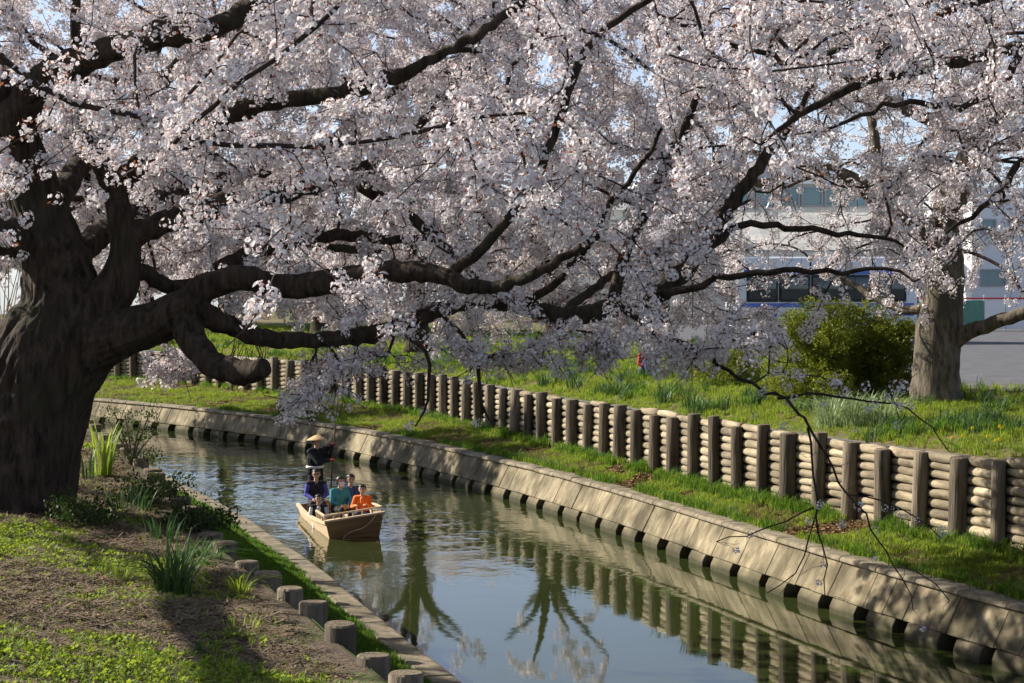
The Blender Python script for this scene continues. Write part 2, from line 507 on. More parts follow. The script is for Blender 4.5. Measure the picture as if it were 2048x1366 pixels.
mb.add(vs, [(2 * a, 2 * a + 1, 2 * a + 3, 2 * a + 2) for a in range(len(idx) - 1)])
tag(mb.build('near_bank_face', bpy.data.materials['dark_soil']), kind='structure')

# water and the canal bed below it
mb = MB()
for name, z, mm in (('water', 0.0, MAT['water']), ('canal_bed', -.9, MAT['concrete_wet'])):
    mb = MB(); vs = []
    for i in range(0, 700, 5):
        a = LC[i] + LN[i] * .10; c = RC[i] + RN[i] * .42
        vs += [(a[0], a[1], z), (c[0], c[1], z)]
    n = len(vs) // 2
    mb.add(vs, [(2 * i, 2 * i + 1, 2 * i + 3, 2 * i + 2) for i in range(n - 1)])
    tag(mb.build(name, mm), kind='structure')

# car park beyond the far lawn
mb = MB()
pk = [(9.3, 43.2), (15, 37.5), (40, 30), (90, 40), (110, 125), (10, 140), (2, 95), (6.4, 62)]
def park_z(x, y):
    dd = np.hypot(RC[:, 0] - x, RC[:, 1] - y); i = int(dd.argmin()); return far_z(dd[i], OPOST[i], x, y)
ring = []
for (xa, ya), (xb, yb) in zip(pk, pk[1:] + pk[:1]):
    for t in np.linspace(0, 1, 8, endpoint=False):
        x, y = xa + (xb - xa) * t, ya + (yb - ya) * t
        ring.append((x, y, park_z(x, y) + .006))
inner = [(x + (25 - x) * .12, y + (75 - y) * .12, 3.06) for x, y, z in ring]
n = len(ring)
mb.add(ring + inner + [(25, 75, 3.06)], [(i, (i + 1) % n, n + (i + 1) % n, n + i) for i in range(n)] + [(n + i, n + (i + 1) % n, 2 * n) for i in range(n)])
tag(mb.build('car_park', MAT['asphalt']), kind='structure')

# ------------------------------------------------------------------ concrete canal walls, module by module
MOD = 1.2
def canal_wall(name, label, at_fn, length, s0, s1, side, notch):
    root = empty(name)
    tag(root, label, 'canal wall')
    # shared piece meshes in local axes: x along the wall, y away from the water, z up
    y = 1.0
    def prism(prof, L_, mname, mm, bev):
        mb = MB(); n = len(prof)
        mb.add([(-L_ / 2, p[0], p[1]) for p in prof] + [(L_ / 2, p[0], p[1]) for p in prof],
               [tuple(range(n)), tuple(range(2 * n - 1, n - 1, -1))] + [(i, i + n, (i + 1) % n + n, (i + 1) % n) for i in range(n)])
        me = mb.mesh(mname, mm)
        bm = bmesh.new(); bm.from_mesh(me); bmesh.ops.recalc_face_normals(bm, faces=bm.faces)
        bmesh.ops.bevel(bm, geom=list(bm.edges), offset=bev, segments=1, affect='EDGES')
        bm.to_mesh(me); bm.free()
        return me
    face = prism([(.02, .235), (.30, .775), (.38, .775), (.38, .235)], .5985, 'face_panel', MAT['concrete'], .012)
    rib = prism([(-.015, .30), (.235, .775), (.30, .775), (.05, .30)], .05, 'panel_rib', MAT['concrete'], .008)
    cw = .64 if side > 0 else .60
    cope = prism([(.245, .775), (.23, .80), (.25, .845), (.29, .862), (cw, .865), (cw + .02, .775)], 1.185, 'coping_slab', MAT['concrete_cope'], .012)
    foot = prism([(-.05, -.5), (-.05, .10), (.012, .232), (.40, .232), (.40, -.5)], .80, 'footing_block', MAT['concrete'], .008)
    s = s0
    while s < s1:
        for kind, me, ds in (('face_panel', face, -.3), ('face_panel', face, .3), ('coping_slab', cope, 0), ('footing_block', foot, 0)):
            res = at_fn(s + ds)
            C, T, Nn = res[0], res[1], res[2]
            if side < 0: C = C - Nn * .23
            o = link(kind, me, root)
            if side > 0: ax, ay = -T, Nn
            else: ax, ay = T, Nn
            o.matrix_world = Matrix(((ax[0], ay[0], 0, C[0]), (ax[1], ay[1], 0, C[1]), (0, 0, 1, random.uniform(-.006, .006)), (0, 0, 0, 1)))
            w_ = random.uniform(-.010, .010)
            if kind == 'face_panel':
                o.location.x += Nn[0] * w_; o.location.y += Nn[1] * w_
            elif kind == 'footing_block':
                o.location.x += T[0] * random.uniform(-.09, .09); o.location.y += T[1] * random.uniform(-.09, .09)
                o.scale = (random.uniform(.82, 1.2), 1, random.uniform(.93, 1.0))
        s += MOD
    mb = MB(); vs = []
    for s in np.arange(s0 - 1, s1 + 1, .6):
        res = at_fn(s); C, Nn = res[0], res[2]
        if side < 0: C = C - Nn * .23
        for o_, z in ((.37, -1.0), (.37, .76), (cw - .02, .76)):
            vs.append((C[0] + Nn[0] * o_, C[1] + Nn[1] * o_, z))
    n = len(vs) // 3
    fs = []
    for i in range(n - 1):
        for c in range(2): fs.append((3 * i + c, 3 * i + c + 1, 3 * i + c + 4, 3 * i + c + 3))
    mb.add(vs, fs); mb.build('wall_core', MAT['concrete_wet'], root)
    return root

def s_of(S, C, y): return float(np.interp(y, C[:, 1], S))
canal_wall('canal_wall', 'long sunlit concrete canal wall with dark drainage gaps at the far waterline', r_at, RLEN, s_of(RS, RC, 17), s_of(RS, RC, 82), 1, True)
canal_wall('canal_wall', 'narrow concrete kerb of the near bank, seen from above beside the boat', l_at, LLEN, s_of(LS, LC, 14), s_of(LS, LC, 66), -1, True)

# ------------------------------------------------------------------ log retaining walls
def log_mesh(name, r, h, n, mats, taper=.97, wob=.05, seed=0, segs=4):
    mb = MB(); rr = random.Random(seed)
    ph = [rr.uniform(0, 6.28) for _ in range(4)]
    path = [(0, 0, h * i / segs) for i in range(segs + 1)]
    rad = [r * (1 - (1 - taper) * i / segs) for i in range(segs + 1)]
    mb.tube(path, rad, n, 0, cap=False, disp=lambda i, a: 1 + wob * np.sin(2 * a + ph[0] + i * .4) + wob * .6 * np.sin(5 * a + ph[1]))
    base = len(mb.v) - n
    # chamfered top
    top = [mb.v[base + j] for j in range(n)]
    c = np.mean(top, axis=0)
    ins = [tuple(c + (np.array(p) - c) * .9 + np.array([0, 0, r * .07])) for p in top]
    b0 = len(mb.v); mb.v.extend(ins)
    for j in range(n):
        q = (j + 1) % n
        mb.f.append((base + j, base + q, b0 + q, b0 + j)); mb.m.append(1)
    mb.f.append(tuple(b0 + j for j in range(n))); mb.m.append(1)
    me = mb.mesh(name, mats)
    for p in me.polygons: p.use_smooth = len(p.vertices) == 4 and p.material_index == 0
    return me

POSTM = [log_mesh('post', .142, 1.0, 14, [MAT['log_post'], MAT['end_grain']], seed=i) for i in range(5)]
def rail_mesh(seed):
    mb = MB(); rr = random.Random(seed)
    ph = [rr.uniform(0, 6.28) for _ in range(3)]
    path = [(-.5 + i * .25, .008 * math.sin(i + ph[0]), .008 * math.cos(i * 1.3 + ph[1])) for i in range(5)]
    mb.tube(path, [.9, 1.0, 1.03, .98, .92], 10, 0, cap=True, disp=lambda i, a: (1 + .07 * np.sin(2 * a + ph[2] + i)) * .066)
    me = mb.mesh('rail_log', MAT['log_rail'])
    for p in me.polygons: p.use_smooth = len(p.vertices) == 4
    return me
RAILM = [rail_mesh(i) for i in range(6)]

wallL = empty('log_retaining_wall')
tag(wallL, 'weathered retaining wall of stacked logs between upright posts along the far bank', 'log wall')
SP = 1.1
s0 = s_of(RS, RC, 22.0); s1 = s_of(RS, RC, 80)
posts = []
s = s0
while s < s1:
    C, T, Nn, op = r_at(s)
    p = C + Nn * op
    if posts: s_step = np.linalg.norm(p - posts[-1][0])
    posts.append((p, Nn, s))
    # advance until the post line itself has moved by SP
    q = s
    while q < s1:
        q += .05
        C2, T2, N2, o2 = r_at(q)
        if np.linalg.norm(C2 + N2 * o2 - p) >= SP: break
    s = q
def in_view(p, z=1.8, mar=60):
    px = 1024 + F_PX * p[0] / max(p[1], .1)
    return -mar < px < 2048 + mar
far_rails = MB()
n_rail = 0
for i, (p, Nn, s) in enumerate(posts):
    h = 1.40 + random.uniform(-.08, .11) - (Z_TOP - ztop(p[1]))
    me = random.choice(POSTM)
    o = link('post', me, wallL)
    o.location = (p[0], p[1], Z_FOOT - .10)
    o.scale = (random.uniform(.85, 1.18),) * 2 + (h + .10,)
    o.rotation_euler = (random.uniform(-.035, .035), random.uniform(-.035, .035), random.uniform(0, 6.28))
    if i + 1 < len(posts):
        p2 = posts[i + 1][0]; N2 = posts[i + 1][1]
        a = p + Nn * .145; c = p2 + N2 * .145
        mid = (a + c) / 2; ln = np.linalg.norm(c - a); ang = math.atan2(c[1] - a[1], c[0] - a[0])
        z = Z_FOOT - .03
        k = 0
        while z < ztop(mid[1]) - .04:
            hgt = random.uniform(.138, .172)
            zc = z + hgt / 2
            if i < 34 and n_rail < 300 and in_view(mid):
                r_ = link('rail_log', random.choice(RAILM), wallL)
                r_.location = (mid[0] + random.uniform(-.012, .012), mid[1] + random.uniform(-.012, .012), zc)
                r_.rotation_euler = (random.uniform(0, 6.28), random.uniform(-.03, .03), ang)
                r_.scale = (ln * .985, hgt / .132, hgt / .132)
                n_rail += 1
            else:
                far_rails.tube([(a[0], a[1], zc), (c[0], c[1], zc + random.uniform(-.01, .01))], hgt * .5, 7, 0)
            z += hgt * .985
o = far_rails.build('rail_logs', MAT['log_rail'], wallL, smooth=True); tag(o, kind='stuff')

wallN = empty('log_retaining_wall')
tag(wallN, 'row of short sawn log posts stepping down the edge of the near bank', 'log wall')
tops = [(769, 1346), (700, 1290), (654, 1242), (603, 1205), (567, 1173), (535, 1139), (510, 1112), (468, 1081), (440, 1060), (405, 1040), (378, 1020), (350, 1002), (322, 985), (300, 970)]
prev = None
sN = s_of(LS, LC, 12.75)
i = 0
npos = []
while sN < s_of(LS, LC, 40):
    C, T, Nn = l_at(sN)
    p = C + Nn * LPOST
    npos.append((p, Nn, T)); sN += 1.07
for i, (p, Nn, T) in enumerate(npos):
    o = link('post', random.choice(POSTM), wallN)
    zt_ = 2.55 + random.uniform(-.06, .06)
    o.location = (p[0], p[1], .95)
    o.scale = (random.uniform(.86, 1.0),) * 2 + (zt_ - .95,)
    o.rotation_euler = (random.uniform(-.03, .03), random.uniform(-.03, .03), random.uniform(0, 6.28))
    if i + 1 < len(npos):
        p2 = npos[i + 1][0]
        a = p + Nn * .16; c = p2 + npos[i + 1][1] * .16
        mid = (a + c) / 2; ln = np.linalg.norm(c - a); ang = math.atan2(c[1] - a[1], c[0] - a[0])
        z = 1.1; kk = 0
        while z < 2.30:
            hgt = .13
            r_ = link('rail_log', RAILM[(i + kk) % 6], wallN)
            r_.location = (mid[0], mid[1], z + hgt / 2); r_.rotation_euler = (kk * 1.3 + i, 0, ang); r_.scale = (ln * .99, 1, 1)
            z += .135; kk += 1

# ------------------------------------------------------------------ scattered stuff: points that carry small meshes
def scatter(name, pts, rots, scls, idxs, variants, parent=None, material=None):
    """one object whose points carry copies of the small variant meshes"""
    me = bpy.data.meshes.new(name)
    pts = np.asarray(pts, np.float32)
    me.vertices.add(len(pts)); me.vertices.foreach_set('co', pts.ravel())
    a = me.attributes.new('rot', 'FLOAT_VECTOR', 'POINT'); a.data.foreach_set('vector', np.asarray(rots, np.float32).ravel())
    a = me.attributes.new('scl', 'FLOAT', 'POINT'); a.data.foreach_set('value', np.asarray(scls, np.float32))
    a = me.attributes.new('idx', 'INT', 'POINT'); a.data.foreach_set('value', np.asarray(idxs, np.int32))
    me.update()
    o = link(name, me, parent)
    ng = bpy.data.node_groups.new(name + '_nodes', 'GeometryNodeTree')
    ng.interface.new_socket('Geometry', in_out='INPUT', socket_type='NodeSocketGeometry')
    ng.interface.new_socket('Geometry', in_out='OUTPUT', socket_type='NodeSocketGeometry')
    gi = ng.nodes.new('NodeGroupInput'); go = ng.nodes.new('NodeGroupOutput')
    ip = ng.nodes.new('GeometryNodeInstanceOnPoints'); ip.inputs['Pick Instance'].default_value = True
    ci = ng.nodes.new('GeometryNodeCollectionInfo'); ci.inputs['Collection'].default_value = variants
    ci.inputs['Separate Children'].default_value = True; ci.inputs['Reset Children'].default_value = True
    def att(n, t):
        x = ng.nodes.new('GeometryNodeInputNamedAttribute'); x.data_type = t; x.inputs['Name'].default_value = n
        return x.outputs['Attribute']
    lk = ng.links.new
    lk(gi.outputs[0], ip.inputs['Points']); lk(ci.outputs[0], ip.inputs['Instance'])
    lk(att('idx', 'INT'), ip.inputs['Instance Index']); lk(att('rot', 'FLOAT_VECTOR'), ip.inputs['Rotation']); lk(att('scl', 'FLOAT'), ip.inputs['Scale'])
    lk(ip.outputs[0], go.inputs[0])
    md = o.modifiers.new('scatter', 'NODES'); md.node_group = ng
    o['kind'] = 'stuff'
    return o

def variant_set(name, meshes):
    c = bpy.data.collections.new(name)
    for i, me in enumerate(meshes):
        c.objects.link(bpy.data.objects.new('%s_%02d' % (name, i), me))
    return c

# blossom clusters: balls of five-petalled flowers with red calyxes, buds and young leaves
def flower(mb, c, nrm, r, m):
    nrm = nrm / np.linalg.norm(nrm)
    a = np.array([0, 0, 1.0]) if abs(nrm[2]) < .9 else np.array([1.0, 0, 0])
    u = np.cross(nrm, a); u /= np.linalg.norm(u); w = np.cross(nrm, u)
    ph = random.uniform(0, 6.28); cup = random.uniform(.15, .55)
    for k in range(5):
        t = ph + k * 2 * math.pi / 5
        d = u * math.cos(t) + w * math.sin(t); e = -u * math.sin(t) + w * math.cos(t)
        p0 = c
        p1 = c + d * r * .62 + e * r * .42 + nrm * r * cup * .6
        p2 = c + d * r + nrm * r * cup
        p3 = c + d * r * .62 - e * r * .42 + nrm * r * cup * .6
        mb.add([p0, p1, p2, p3], [(0, 1, 2), (0, 2, 3)], m)
    # calyx and stalk behind the flower
    q = c - nrm * r * .55
    mb.add([c + u * r * .16, c - u * r * .08 + w * r * .14, c - u * r * .08 - w * r * .14, q], [(0, 1, 3), (1, 2, 3), (2, 0, 3)], 2)

def cluster_mesh(i, nf, leaves, R=.060, fr=.0205, spread=1.0):
    mb = MB()
    for k in range(nf):
        z = 1 - 2 * (k + .5) / nf
        ph = k * 2.399 + i
        n = np.array([math.sqrt(max(0, 1 - z * z)) * math.cos(ph), math.sqrt(max(0, 1 - z * z)) * math.sin(ph), z]) + RNG.normal(0, .25, 3)
        n /= np.linalg.norm(n)
        flower(mb, n * R * random.uniform(.75, 1.1) * spread, n, fr * random.uniform(.85, 1.15), 0 if random.random() < .72 else 1)
    for k in range(leaves):
        n = RNG.normal(0, 1, 3); n /= np.linalg.norm(n)
        a = np.cross(n, RNG.normal(0, 1, 3)); a /= np.linalg.norm(a)
        ln = random.uniform(.025, .045)
        p = n * R * .7
        mb.add([p, p + n * ln * .5 + a * ln * .2, p + n * ln, p + n * ln * .5 - a * ln * .2], [(0, 1, 2, 3)], 3)
    return mb.mesh('blossom', [MAT['petal'], MAT['petal_pink'], MAT['calyx'], MAT['young_leaf']])
BLOSSOM = variant_set('blossom', [cluster_mesh(0, 19, 0), cluster_mesh(1, 16, 2), cluster_mesh(2, 14, 1), cluster_mesh(3, 11, 3), cluster_mesh(4, 8, 4), cluster_mesh(5, 4, 7)])
BLOSSOM_FAR = variant_set('far_blossom', [cluster_mesh(20 + i, 11, i, R=.13, fr=.06) for i in range(4)])

# ------------------------------------------------------------------ cherry trees
def tree_grow(limbs, attract, seed, step=.22, max_len=3.2, r_tip=.0035, droop=.10):
    """limbs: list of (points, radii). Attractors are joined one by one to the nearest wood; returns twig paths with radii"""
    rng = np.random.default_rng(seed)
    P = []; D = []; LR = []; par = []
    for pts, rad in limbs:
        pts = np.asarray(pts); 
        for k in range(len(pts)):
            P.append(pts[k]); d = pts[min(k + 1, len(pts) - 1)] - pts[max(k - 1, 0)]
            D.append(d / (np.linalg.norm(d) + 1e-9)); LR.append(rad[k]); par.append(-1)
    cap = len(P) + len(attract) * int(max_len / step + 3)
    PP = np.zeros((cap, 3)); PP[:len(P)] = P
    DD = np.zeros((cap, 3)); DD[:len(D)] = D
    PAR = np.full(cap, -1); n = len(P); n0 = n
    base = np.array(P)
    dist0 = np.array([np.min(np.sum((base - a) ** 2, 1)) for a in attract])
    order = np.argsort(dist0 * rng.uniform(.7, 1.3, len(dist0)))
    paths = []
    for ai in order:
        a = attract[ai]
        d2 = np.sum((PP[:n] - a) ** 2, 1)
        j = int(np.argmin(d2))
        dist = math.sqrt(d2[j])
        if dist > max_len or dist < .12: continue
        p = PP[j]; g = a - p
        # a curved way: starts along the wood, ends at the attractor
        k = max(2, int(dist / step))
        ctrl = p + DD[j] * dist * .35 + g * .25 + np.array([0, 0, dist * .06]) + rng.normal(0, dist * .05, 3)
        ts = np.linspace(0, 1, k + 1)[1:, None]
        path = (1 - ts) ** 2 * p + 2 * ts * (1 - ts) * ctrl + ts ** 2 * a
        path += rng.normal(0, .012, path.shape)
        ids = [j]
        for q in path:
            PP[n] = q; d = q - PP[ids[-1]]; DD[n] = d / (np.linalg.norm(d) + 1e-9); PAR[n] = ids[-1]; ids.append(n); n += 1
        paths.append(ids)
    cnt = np.zeros(n)
    for ids in paths: cnt[ids[-1]] += 1
    for k in range(n - 1, n0 - 1, -1):
        if PAR[k] >= 0: cnt[PAR[k]] += cnt[k]
    rad = r_tip * np.maximum(cnt, 1) ** .5
    lr = np.array(LR)
    rad[:n0] = lr
    for k in range(n0, n):
        rad[k] = min(rad[k], max(r_tip, rad[PAR[k]] * (.75 if PAR[k] < n0 else 1.0)))
    return PP[:n], DD[:n], rad, cnt, paths, n0

def grow_and_dress(root, limbs, attract, seed, variants, nvar, spacing=.075, size=1.0, sub=4, sublen=(.22, .5), keep=None, weights=None, tip=.0035, max_len=3.2, spread=.05, step=.22):
    rng = np.random.default_rng(seed + 1)
    PP, DD, rad, cnt, paths, n0 = tree_grow(limbs, attract, seed, r_tip=tip, max_len=max_len, step=step)
    tw = MB()
    pts = []
    def dress(a, c, ra):
        ln = np.linalg.norm(c - a)
        k = max(1, int(ln / spacing))
        for t in rng.uniform(0, 1, k):
            q = a + (c - a) * t
            pts.append(q + rng.normal(0, spread, 3))
    for ids in paths:
        P = PP[ids]; R = np.minimum(rad[ids], rad[ids[1]] if len(ids) > 1 else 1)
        tw.tube(P, R, 5 if R[0] > .012 else 3, 0, cap=False)
        for i in range(1, len(ids)):
            if rad[ids[i]] < .017 * max(1, tip / .0045): dress(P[i - 1], P[i], R[i])
        # side twigs at the end of the spray
        for _ in range(sub):
            i = int(rng.integers(max(1, len(ids) - 4), len(ids)))
            d = DD[ids[i]] * .7 + rng.normal(0, .6, 3); d[2] -= .10; d /= np.linalg.norm(d)
            ln = rng.uniform(*sublen)
            a = P[i]; mid = a + d * ln * .5 + rng.normal(0, .02, 3); c = a + d * ln + np.array([0, 0, -.05 * ln]) + rng.normal(0, .02, 3)
            tw.tube([a, mid, c], [tip, tip * .85, tip * .6], 3, 0, cap=False)
            dress(a, mid, tip); dress(mid, c, tip)
    o = tw.build('twigs', MAT['twig'], root, smooth=True); o['kind'] = 'stuff'
    pts = np.array(pts)
    if keep is not None and len(pts): pts = pts[keep(pts)]
    n = len(pts)
    w = np.array(weights if weights else [1] * nvar, float)
    base_idx = rng.choice(nvar, n, p=w / w.sum())
    crown = scatter('crown', pts, rng.uniform(0, 6.28, (n, 3)), rng.uniform(.75, 1.25, n) * size, base_idx, variants, root)
    return crown, n

def limb_path(pp, widths, n_per_m=5, jit=.02, seed=0):
    """pp: (px, py, d) control points; widths: (thickness in px) at each"""
    P3 = np.array([at(*q) for q in pp])
    r = np.array([w * .5 * q[2] / F_PX for q, w in zip(pp, widths)])
    full = np.hstack([P3, r[:, None]])
    ln = np.sum(np.linalg.norm(np.diff(P3, axis=0), axis=1))
    C, _ = curve(full, max(4, int(ln * n_per_m)))
    rng = np.random.default_rng(seed)
    J = rng.normal(0, 1, (len(C), 3)) * jit
    J[0] = 0
    if r.max() < .12 and r.min() < .02:      # thin wood is kinked
        J = J * 2.2; C[:, :3] += J * np.minimum(1, np.arange(len(C))[:, None] / 4)
    else:
        C[:, :3] += J * np.minimum(1, C[:, 3:4] / .06)
    return C[:, :3], np.maximum(C[:, 3], .004)

def bark_disp(seed, amp=.10):
    rr = random.Random(seed); ph = [rr.uniform(0, 6.28) for _ in range(6)]
    def f(i, a):
        v = amp * .55 * np.sin(3 * a + ph[0] + i * .11) + amp * .4 * np.sin(7 * a + ph[1] + .5 * math.sin(i * .25 + ph[2])) + amp * .25 * np.sin(13 * a + ph[3] + .8 * math.sin(i * .37))
        return 1 + v * (1 + .3 * math.sin(i * .7 + ph[4]))
    return f

def build_limbs(root, specs, material, seed=0, amp=.09):
    out = []
    for k, (nm, pp, ww) in enumerate(specs):
        big = max(ww) > 100
        P, r = limb_path(pp, ww, 9 if big else 6, .012, seed + k)
        mb = MB()
        sides = 36 if big else (16 if r[0] > .1 else 8)
        mb.tube(P, r, sides, 0, cap=True, disp=bark_disp(seed + k, amp if r[0] > .05 else .04))
        mb.build(nm, material, root, smooth=True)
        out.append((P, r))
    return out

# --- the old cherry on the near bank
D0 = 23.5
gz = at(55, 1010, D0)
old = empty('cherry_tree', tuple(at(55, 1005, D0)))
tag(old, 'old cherry tree with massive dark leaning trunk and long limbs over the canal', 'tree')
OLD = [
 ('trunk', [(-20, 1060, D0), (0, 985, D0), (28, 900, D0), (55, 800, D0), (92, 700, D0), (118, 620, D0 + .1), (112, 540, D0 + .2), (92, 460, D0 + .3), (68, 390, D0 + .3), (38, 300, D0 + .2), (5, 210, D0), (-40, 90, D0 - .3), (-70, -80, D0 - .5)], [390, 300, 252, 228, 200, 158, 128, 110, 100, 90, 80, 70, 48]),
 ('limb', [(125, 745, D0), (185, 690, D0 - .1), (250, 664, D0 - .2), (310, 645, D0 - .3), (360, 622, D0 - .4), (400, 600, D0 - .5)], [145, 108, 90, 80, 74, 68]),
 ('limb', [(375, 610, 23.1), (420, 572, 23), (490, 556, 22.8), (560, 572, 22.8), (640, 568, 22.6), (720, 552, 22.3), (800, 544, 22), (870, 548, 21.8), (960, 575, 21.5), (1040, 560, 21.2), (1120, 520, 21), (1200, 470, 20.8)], [60, 52, 48, 48, 47, 45, 40, 33, 27, 21, 16, 9]),
 ('limb', [(385, 615, 23), (440, 645, 23.1), (520, 672, 23.4), (600, 681, 23.8), (700, 676, 24.2), (780, 655, 24.7), (870, 625, 25.2), (960, 602, 25.6), (1040, 612, 26), (1120, 632, 26.2), (1190, 626, 26.4), (1250, 606, 26.5)], [55, 38, 34, 32, 32, 31, 30, 30, 32, 34, 36, 36]),
 ('broken_limb', [(370, 640, 23), (392, 690, 22.8), (430, 730, 22.6), (480, 745, 22.4), (528, 734, 22.2)], [64, 54, 50, 46, 36]),
 ('limb', [(150, 680, D0), (205, 610, D0), (238, 560, D0), (250, 500, D0), (240, 430, D0), (228, 385, D0), (205, 330, D0 - .3), (180, 250, D0 - .5), (165, 150, D0 - .6), (150, 30, D0 - .8), (170, -120, D0 - 1)], [120, 88, 72, 56, 48, 44, 36, 30, 26, 20, 12]),
 ('limb', [(225, 400, D0), (260, 345, D0), (330, 300, D0 - .2), (420, 250, D0 - .4), (490, 212, D0 - .6), (570, 200, D0 - .7), (640, 192, D0 - .8), (710, 180, D0 - 1), (790, 152, D0 - 1.1), (840, 130, D0 - 1.2), (920, 90, D0 - 1.3), (1040, 10, D0 - 1.5), (1120, -60, D0 - 1.6)], [44, 44, 46, 46, 44, 34, 30, 30, 30, 22, 20, 16, 10]),
 ('limb', [(245, 480, D0), (330, 446, D0 + .3), (430, 415, D0 + .5), (520, 398, D0 + .7), (620, 376, D0 + .9), (715, 345, D0 + 1.1), (765, 308, D0 + 1.2), (830, 260, D0 + 1.5), (900, 180, D0 + 1.6), (960, 80, D0 + 1.8)], [56, 46, 44, 38, 28, 24, 22, 18, 14, 8]),
 ('limb', [(700, 352, D0 + 1.1), (740, 385, D0 + 1.1), (800, 420, D0 + 1), (860, 470, D0 + 1), (920, 520, D0 + 1), (980, 590, D0 + .8)], [26, 26, 24, 20, 15, 9]),
 ('limb', [(20, 260, D0 - .1), (80, 165, D0 - .5), (150, 125, D0 - .8), (230, 98, D0 - 1), (330, 72, D0 - 1.2), (430, 55, D0 - 1.4), (500, 15, D0 - 1.6), (570, -50, D0 - 1.8)], [80, 58, 54, 50, 46, 40, 36, 24]),
 ('limb', [(265, 545, D0), (300, 548, D0 + .2), (340, 572, D0 + .3), (400, 570, D0 + .4), (470, 520, D0 + .8), (560, 490, D0 + 1.4), (680, 470, D0 + 2), (800, 480, D0 + 2.8), (900, 460, D0 + 3.4)], [34, 30, 28, 30, 30, 26, 22, 16, 8]),
 ('limb', [(1240, 608, 26.5), (1330, 574, 26.6), (1400, 505, 26.7), (1440, 440, 26.9), (1490, 372, 27.1), (1540, 305, 27.4), (1590, 235, 27.8), (1640, 140, 28)], [38, 40, 34, 30, 25, 20, 14, 8]),
 ('limb', [(1225, 614, 26.5), (1240, 540, 27), (1278, 450, 27.2), (1325, 345, 27.4), (1372, 255, 27.6), (1400, 170, 27.8), (1430, 80, 28)], [26, 26, 24, 22, 18, 13, 7]),
 ('limb', [(1240, 612, 26.5), (1330, 678, 26), (1425, 712, 25.6), (1505, 768, 25.2), (1585, 812, 24.9), (1640, 900, 24.6), (1695, 985, 24.4), (1750, 1070, 24.2), (1795, 1140, 24.1), (1825, 1215, 24)], [18, 12, 9, 7, 6, 5, 4.2, 3.4, 2.6, 1.8]),
 ('limb', [(1615, 855, 24.8), (1628, 940, 24.7), (1638, 1040, 24.6), (1648, 1110, 24.6), (1652, 1190, 24.5)], [5, 4.5, 4, 3, 2]),
 ('limb', [(1634, 1020, 24.6), (1610, 1090, 24.5), (1590, 1150, 24.4), (1540, 1190, 24.3)], [3.5, 3, 2.5, 2]),
 ('limb', [(1628, 1015, 24.6), (1560, 1045, 24.8), (1500, 1060, 25), (1430, 1090, 25.1)], [3.5, 3, 2.5, 2]),
 ('limb', [(1700, 990, 24.4), (1760, 1000, 24.2), (1830, 1030, 24), (1880, 1075, 23.9)], [3.5, 3, 2.5, 2]),
 ('limb', [(1790, 1130, 24.1), (1850, 1150, 24), (1900, 1200, 23.9)], [3, 2.5, 2]),
 ('limb', [(1555, 797, 25), (1640, 790, 25), (1740, 800, 25), (1830, 830, 25), (1900, 900, 25)], [6, 5, 4, 3, 2]),
 ('limb', [(900, 552, 21.8), (980, 480, 21.6), (1050, 390, 21.6), (1100, 290, 21.7), (1140, 170, 21.8), (1190, 75, 21.9), (1300, 0, 22), (1400, -60, 22)], [26, 22, 20, 18, 18, 16, 13, 8]),
 ('limb', [(1380, 525, 26.7), (1470, 455, 26.9), (1560, 450, 27), (1680, 468, 27.2), (1760, 475, 27.4), (1830, 500, 27.6)], [16, 15, 13, 11, 8, 5]),
 ('limb', [(1290, 590, 26.5), (1390, 575, 26), (1500, 548, 25.7), (1620, 545, 25.5), (1750, 540, 25.3), (1850, 560, 25)], [17, 15, 13, 11, 8, 4]),
 ('limb', [(1040, 612, 26), (1120, 560, 25.5), (1180, 480, 25), (1230, 400, 24.6), (1300, 300, 24.4), (1340, 220, 24.2)], [18, 16, 14, 12, 9, 5]),
 ('limb', [(118, 560, D0 + .2), (200, 470, 25), (330, 400, 26.6), (480, 350, 28.2), (640, 300, 29.8), (800, 270, 31), (950, 250, 32)], [60, 46, 38, 32, 26, 18, 9]),
 ('limb', [(330, 400, 26.6), (440, 450, 28), (560, 480, 29.4), (700, 500, 30.6), (860, 520, 31.6), (1000, 530, 32.4)], [26, 24, 21, 18, 14, 7]),
 ('limb', [(92, 440, D0 + .3), (180, 300, 25.4), (300, 180, 27.2), (430, 90, 28.6), (600, 20, 30), (760, -20, 31)], [50, 40, 32, 26, 18, 9]),
 ('limb', [(640, 300, 29.8), (760, 200, 30.2), (900, 120, 30.6), (1050, 60, 31)], [20, 17, 13, 7]),
 ('limb', [(60, 470, D0 + .2), (-200, 480, 22.6), (-464, 457, 21.5), (-723, 388, 19.8), (-882, 338, 17), (-1058, 276, 14.6), (-1376, 183, 12)], [80, 62, 56, 58, 60, 62, 50]),
 ('limb', [(-464, 457, 21.5), (-420, 330, 19.5), (-330, 160, 17.5), (-200, -40, 15.6), (-100, -260, 14.2)], [40, 36, 34, 30, 16]),
 ('limb', [(1120, 632, 26.2), (1210, 560, 28), (1320, 500, 29.6), (1420, 440, 31), (1500, 400, 32)], [20, 17, 14, 11, 6]),
 ('limb', [(780, 655, 24.7), (850, 700, 24.4), (862, 760, 24.2), (850, 810, 24.1), (828, 858, 24)], [9, 8, 7, 5, 3]),
 ('limb', [(880, 622, 25.2), (930, 680, 25), (965, 740, 24.8), (958, 800, 24.7), (985, 860, 24.6)], [10, 9, 8, 6, 3]),
]
limbs = []
def to_local(root):
    return root
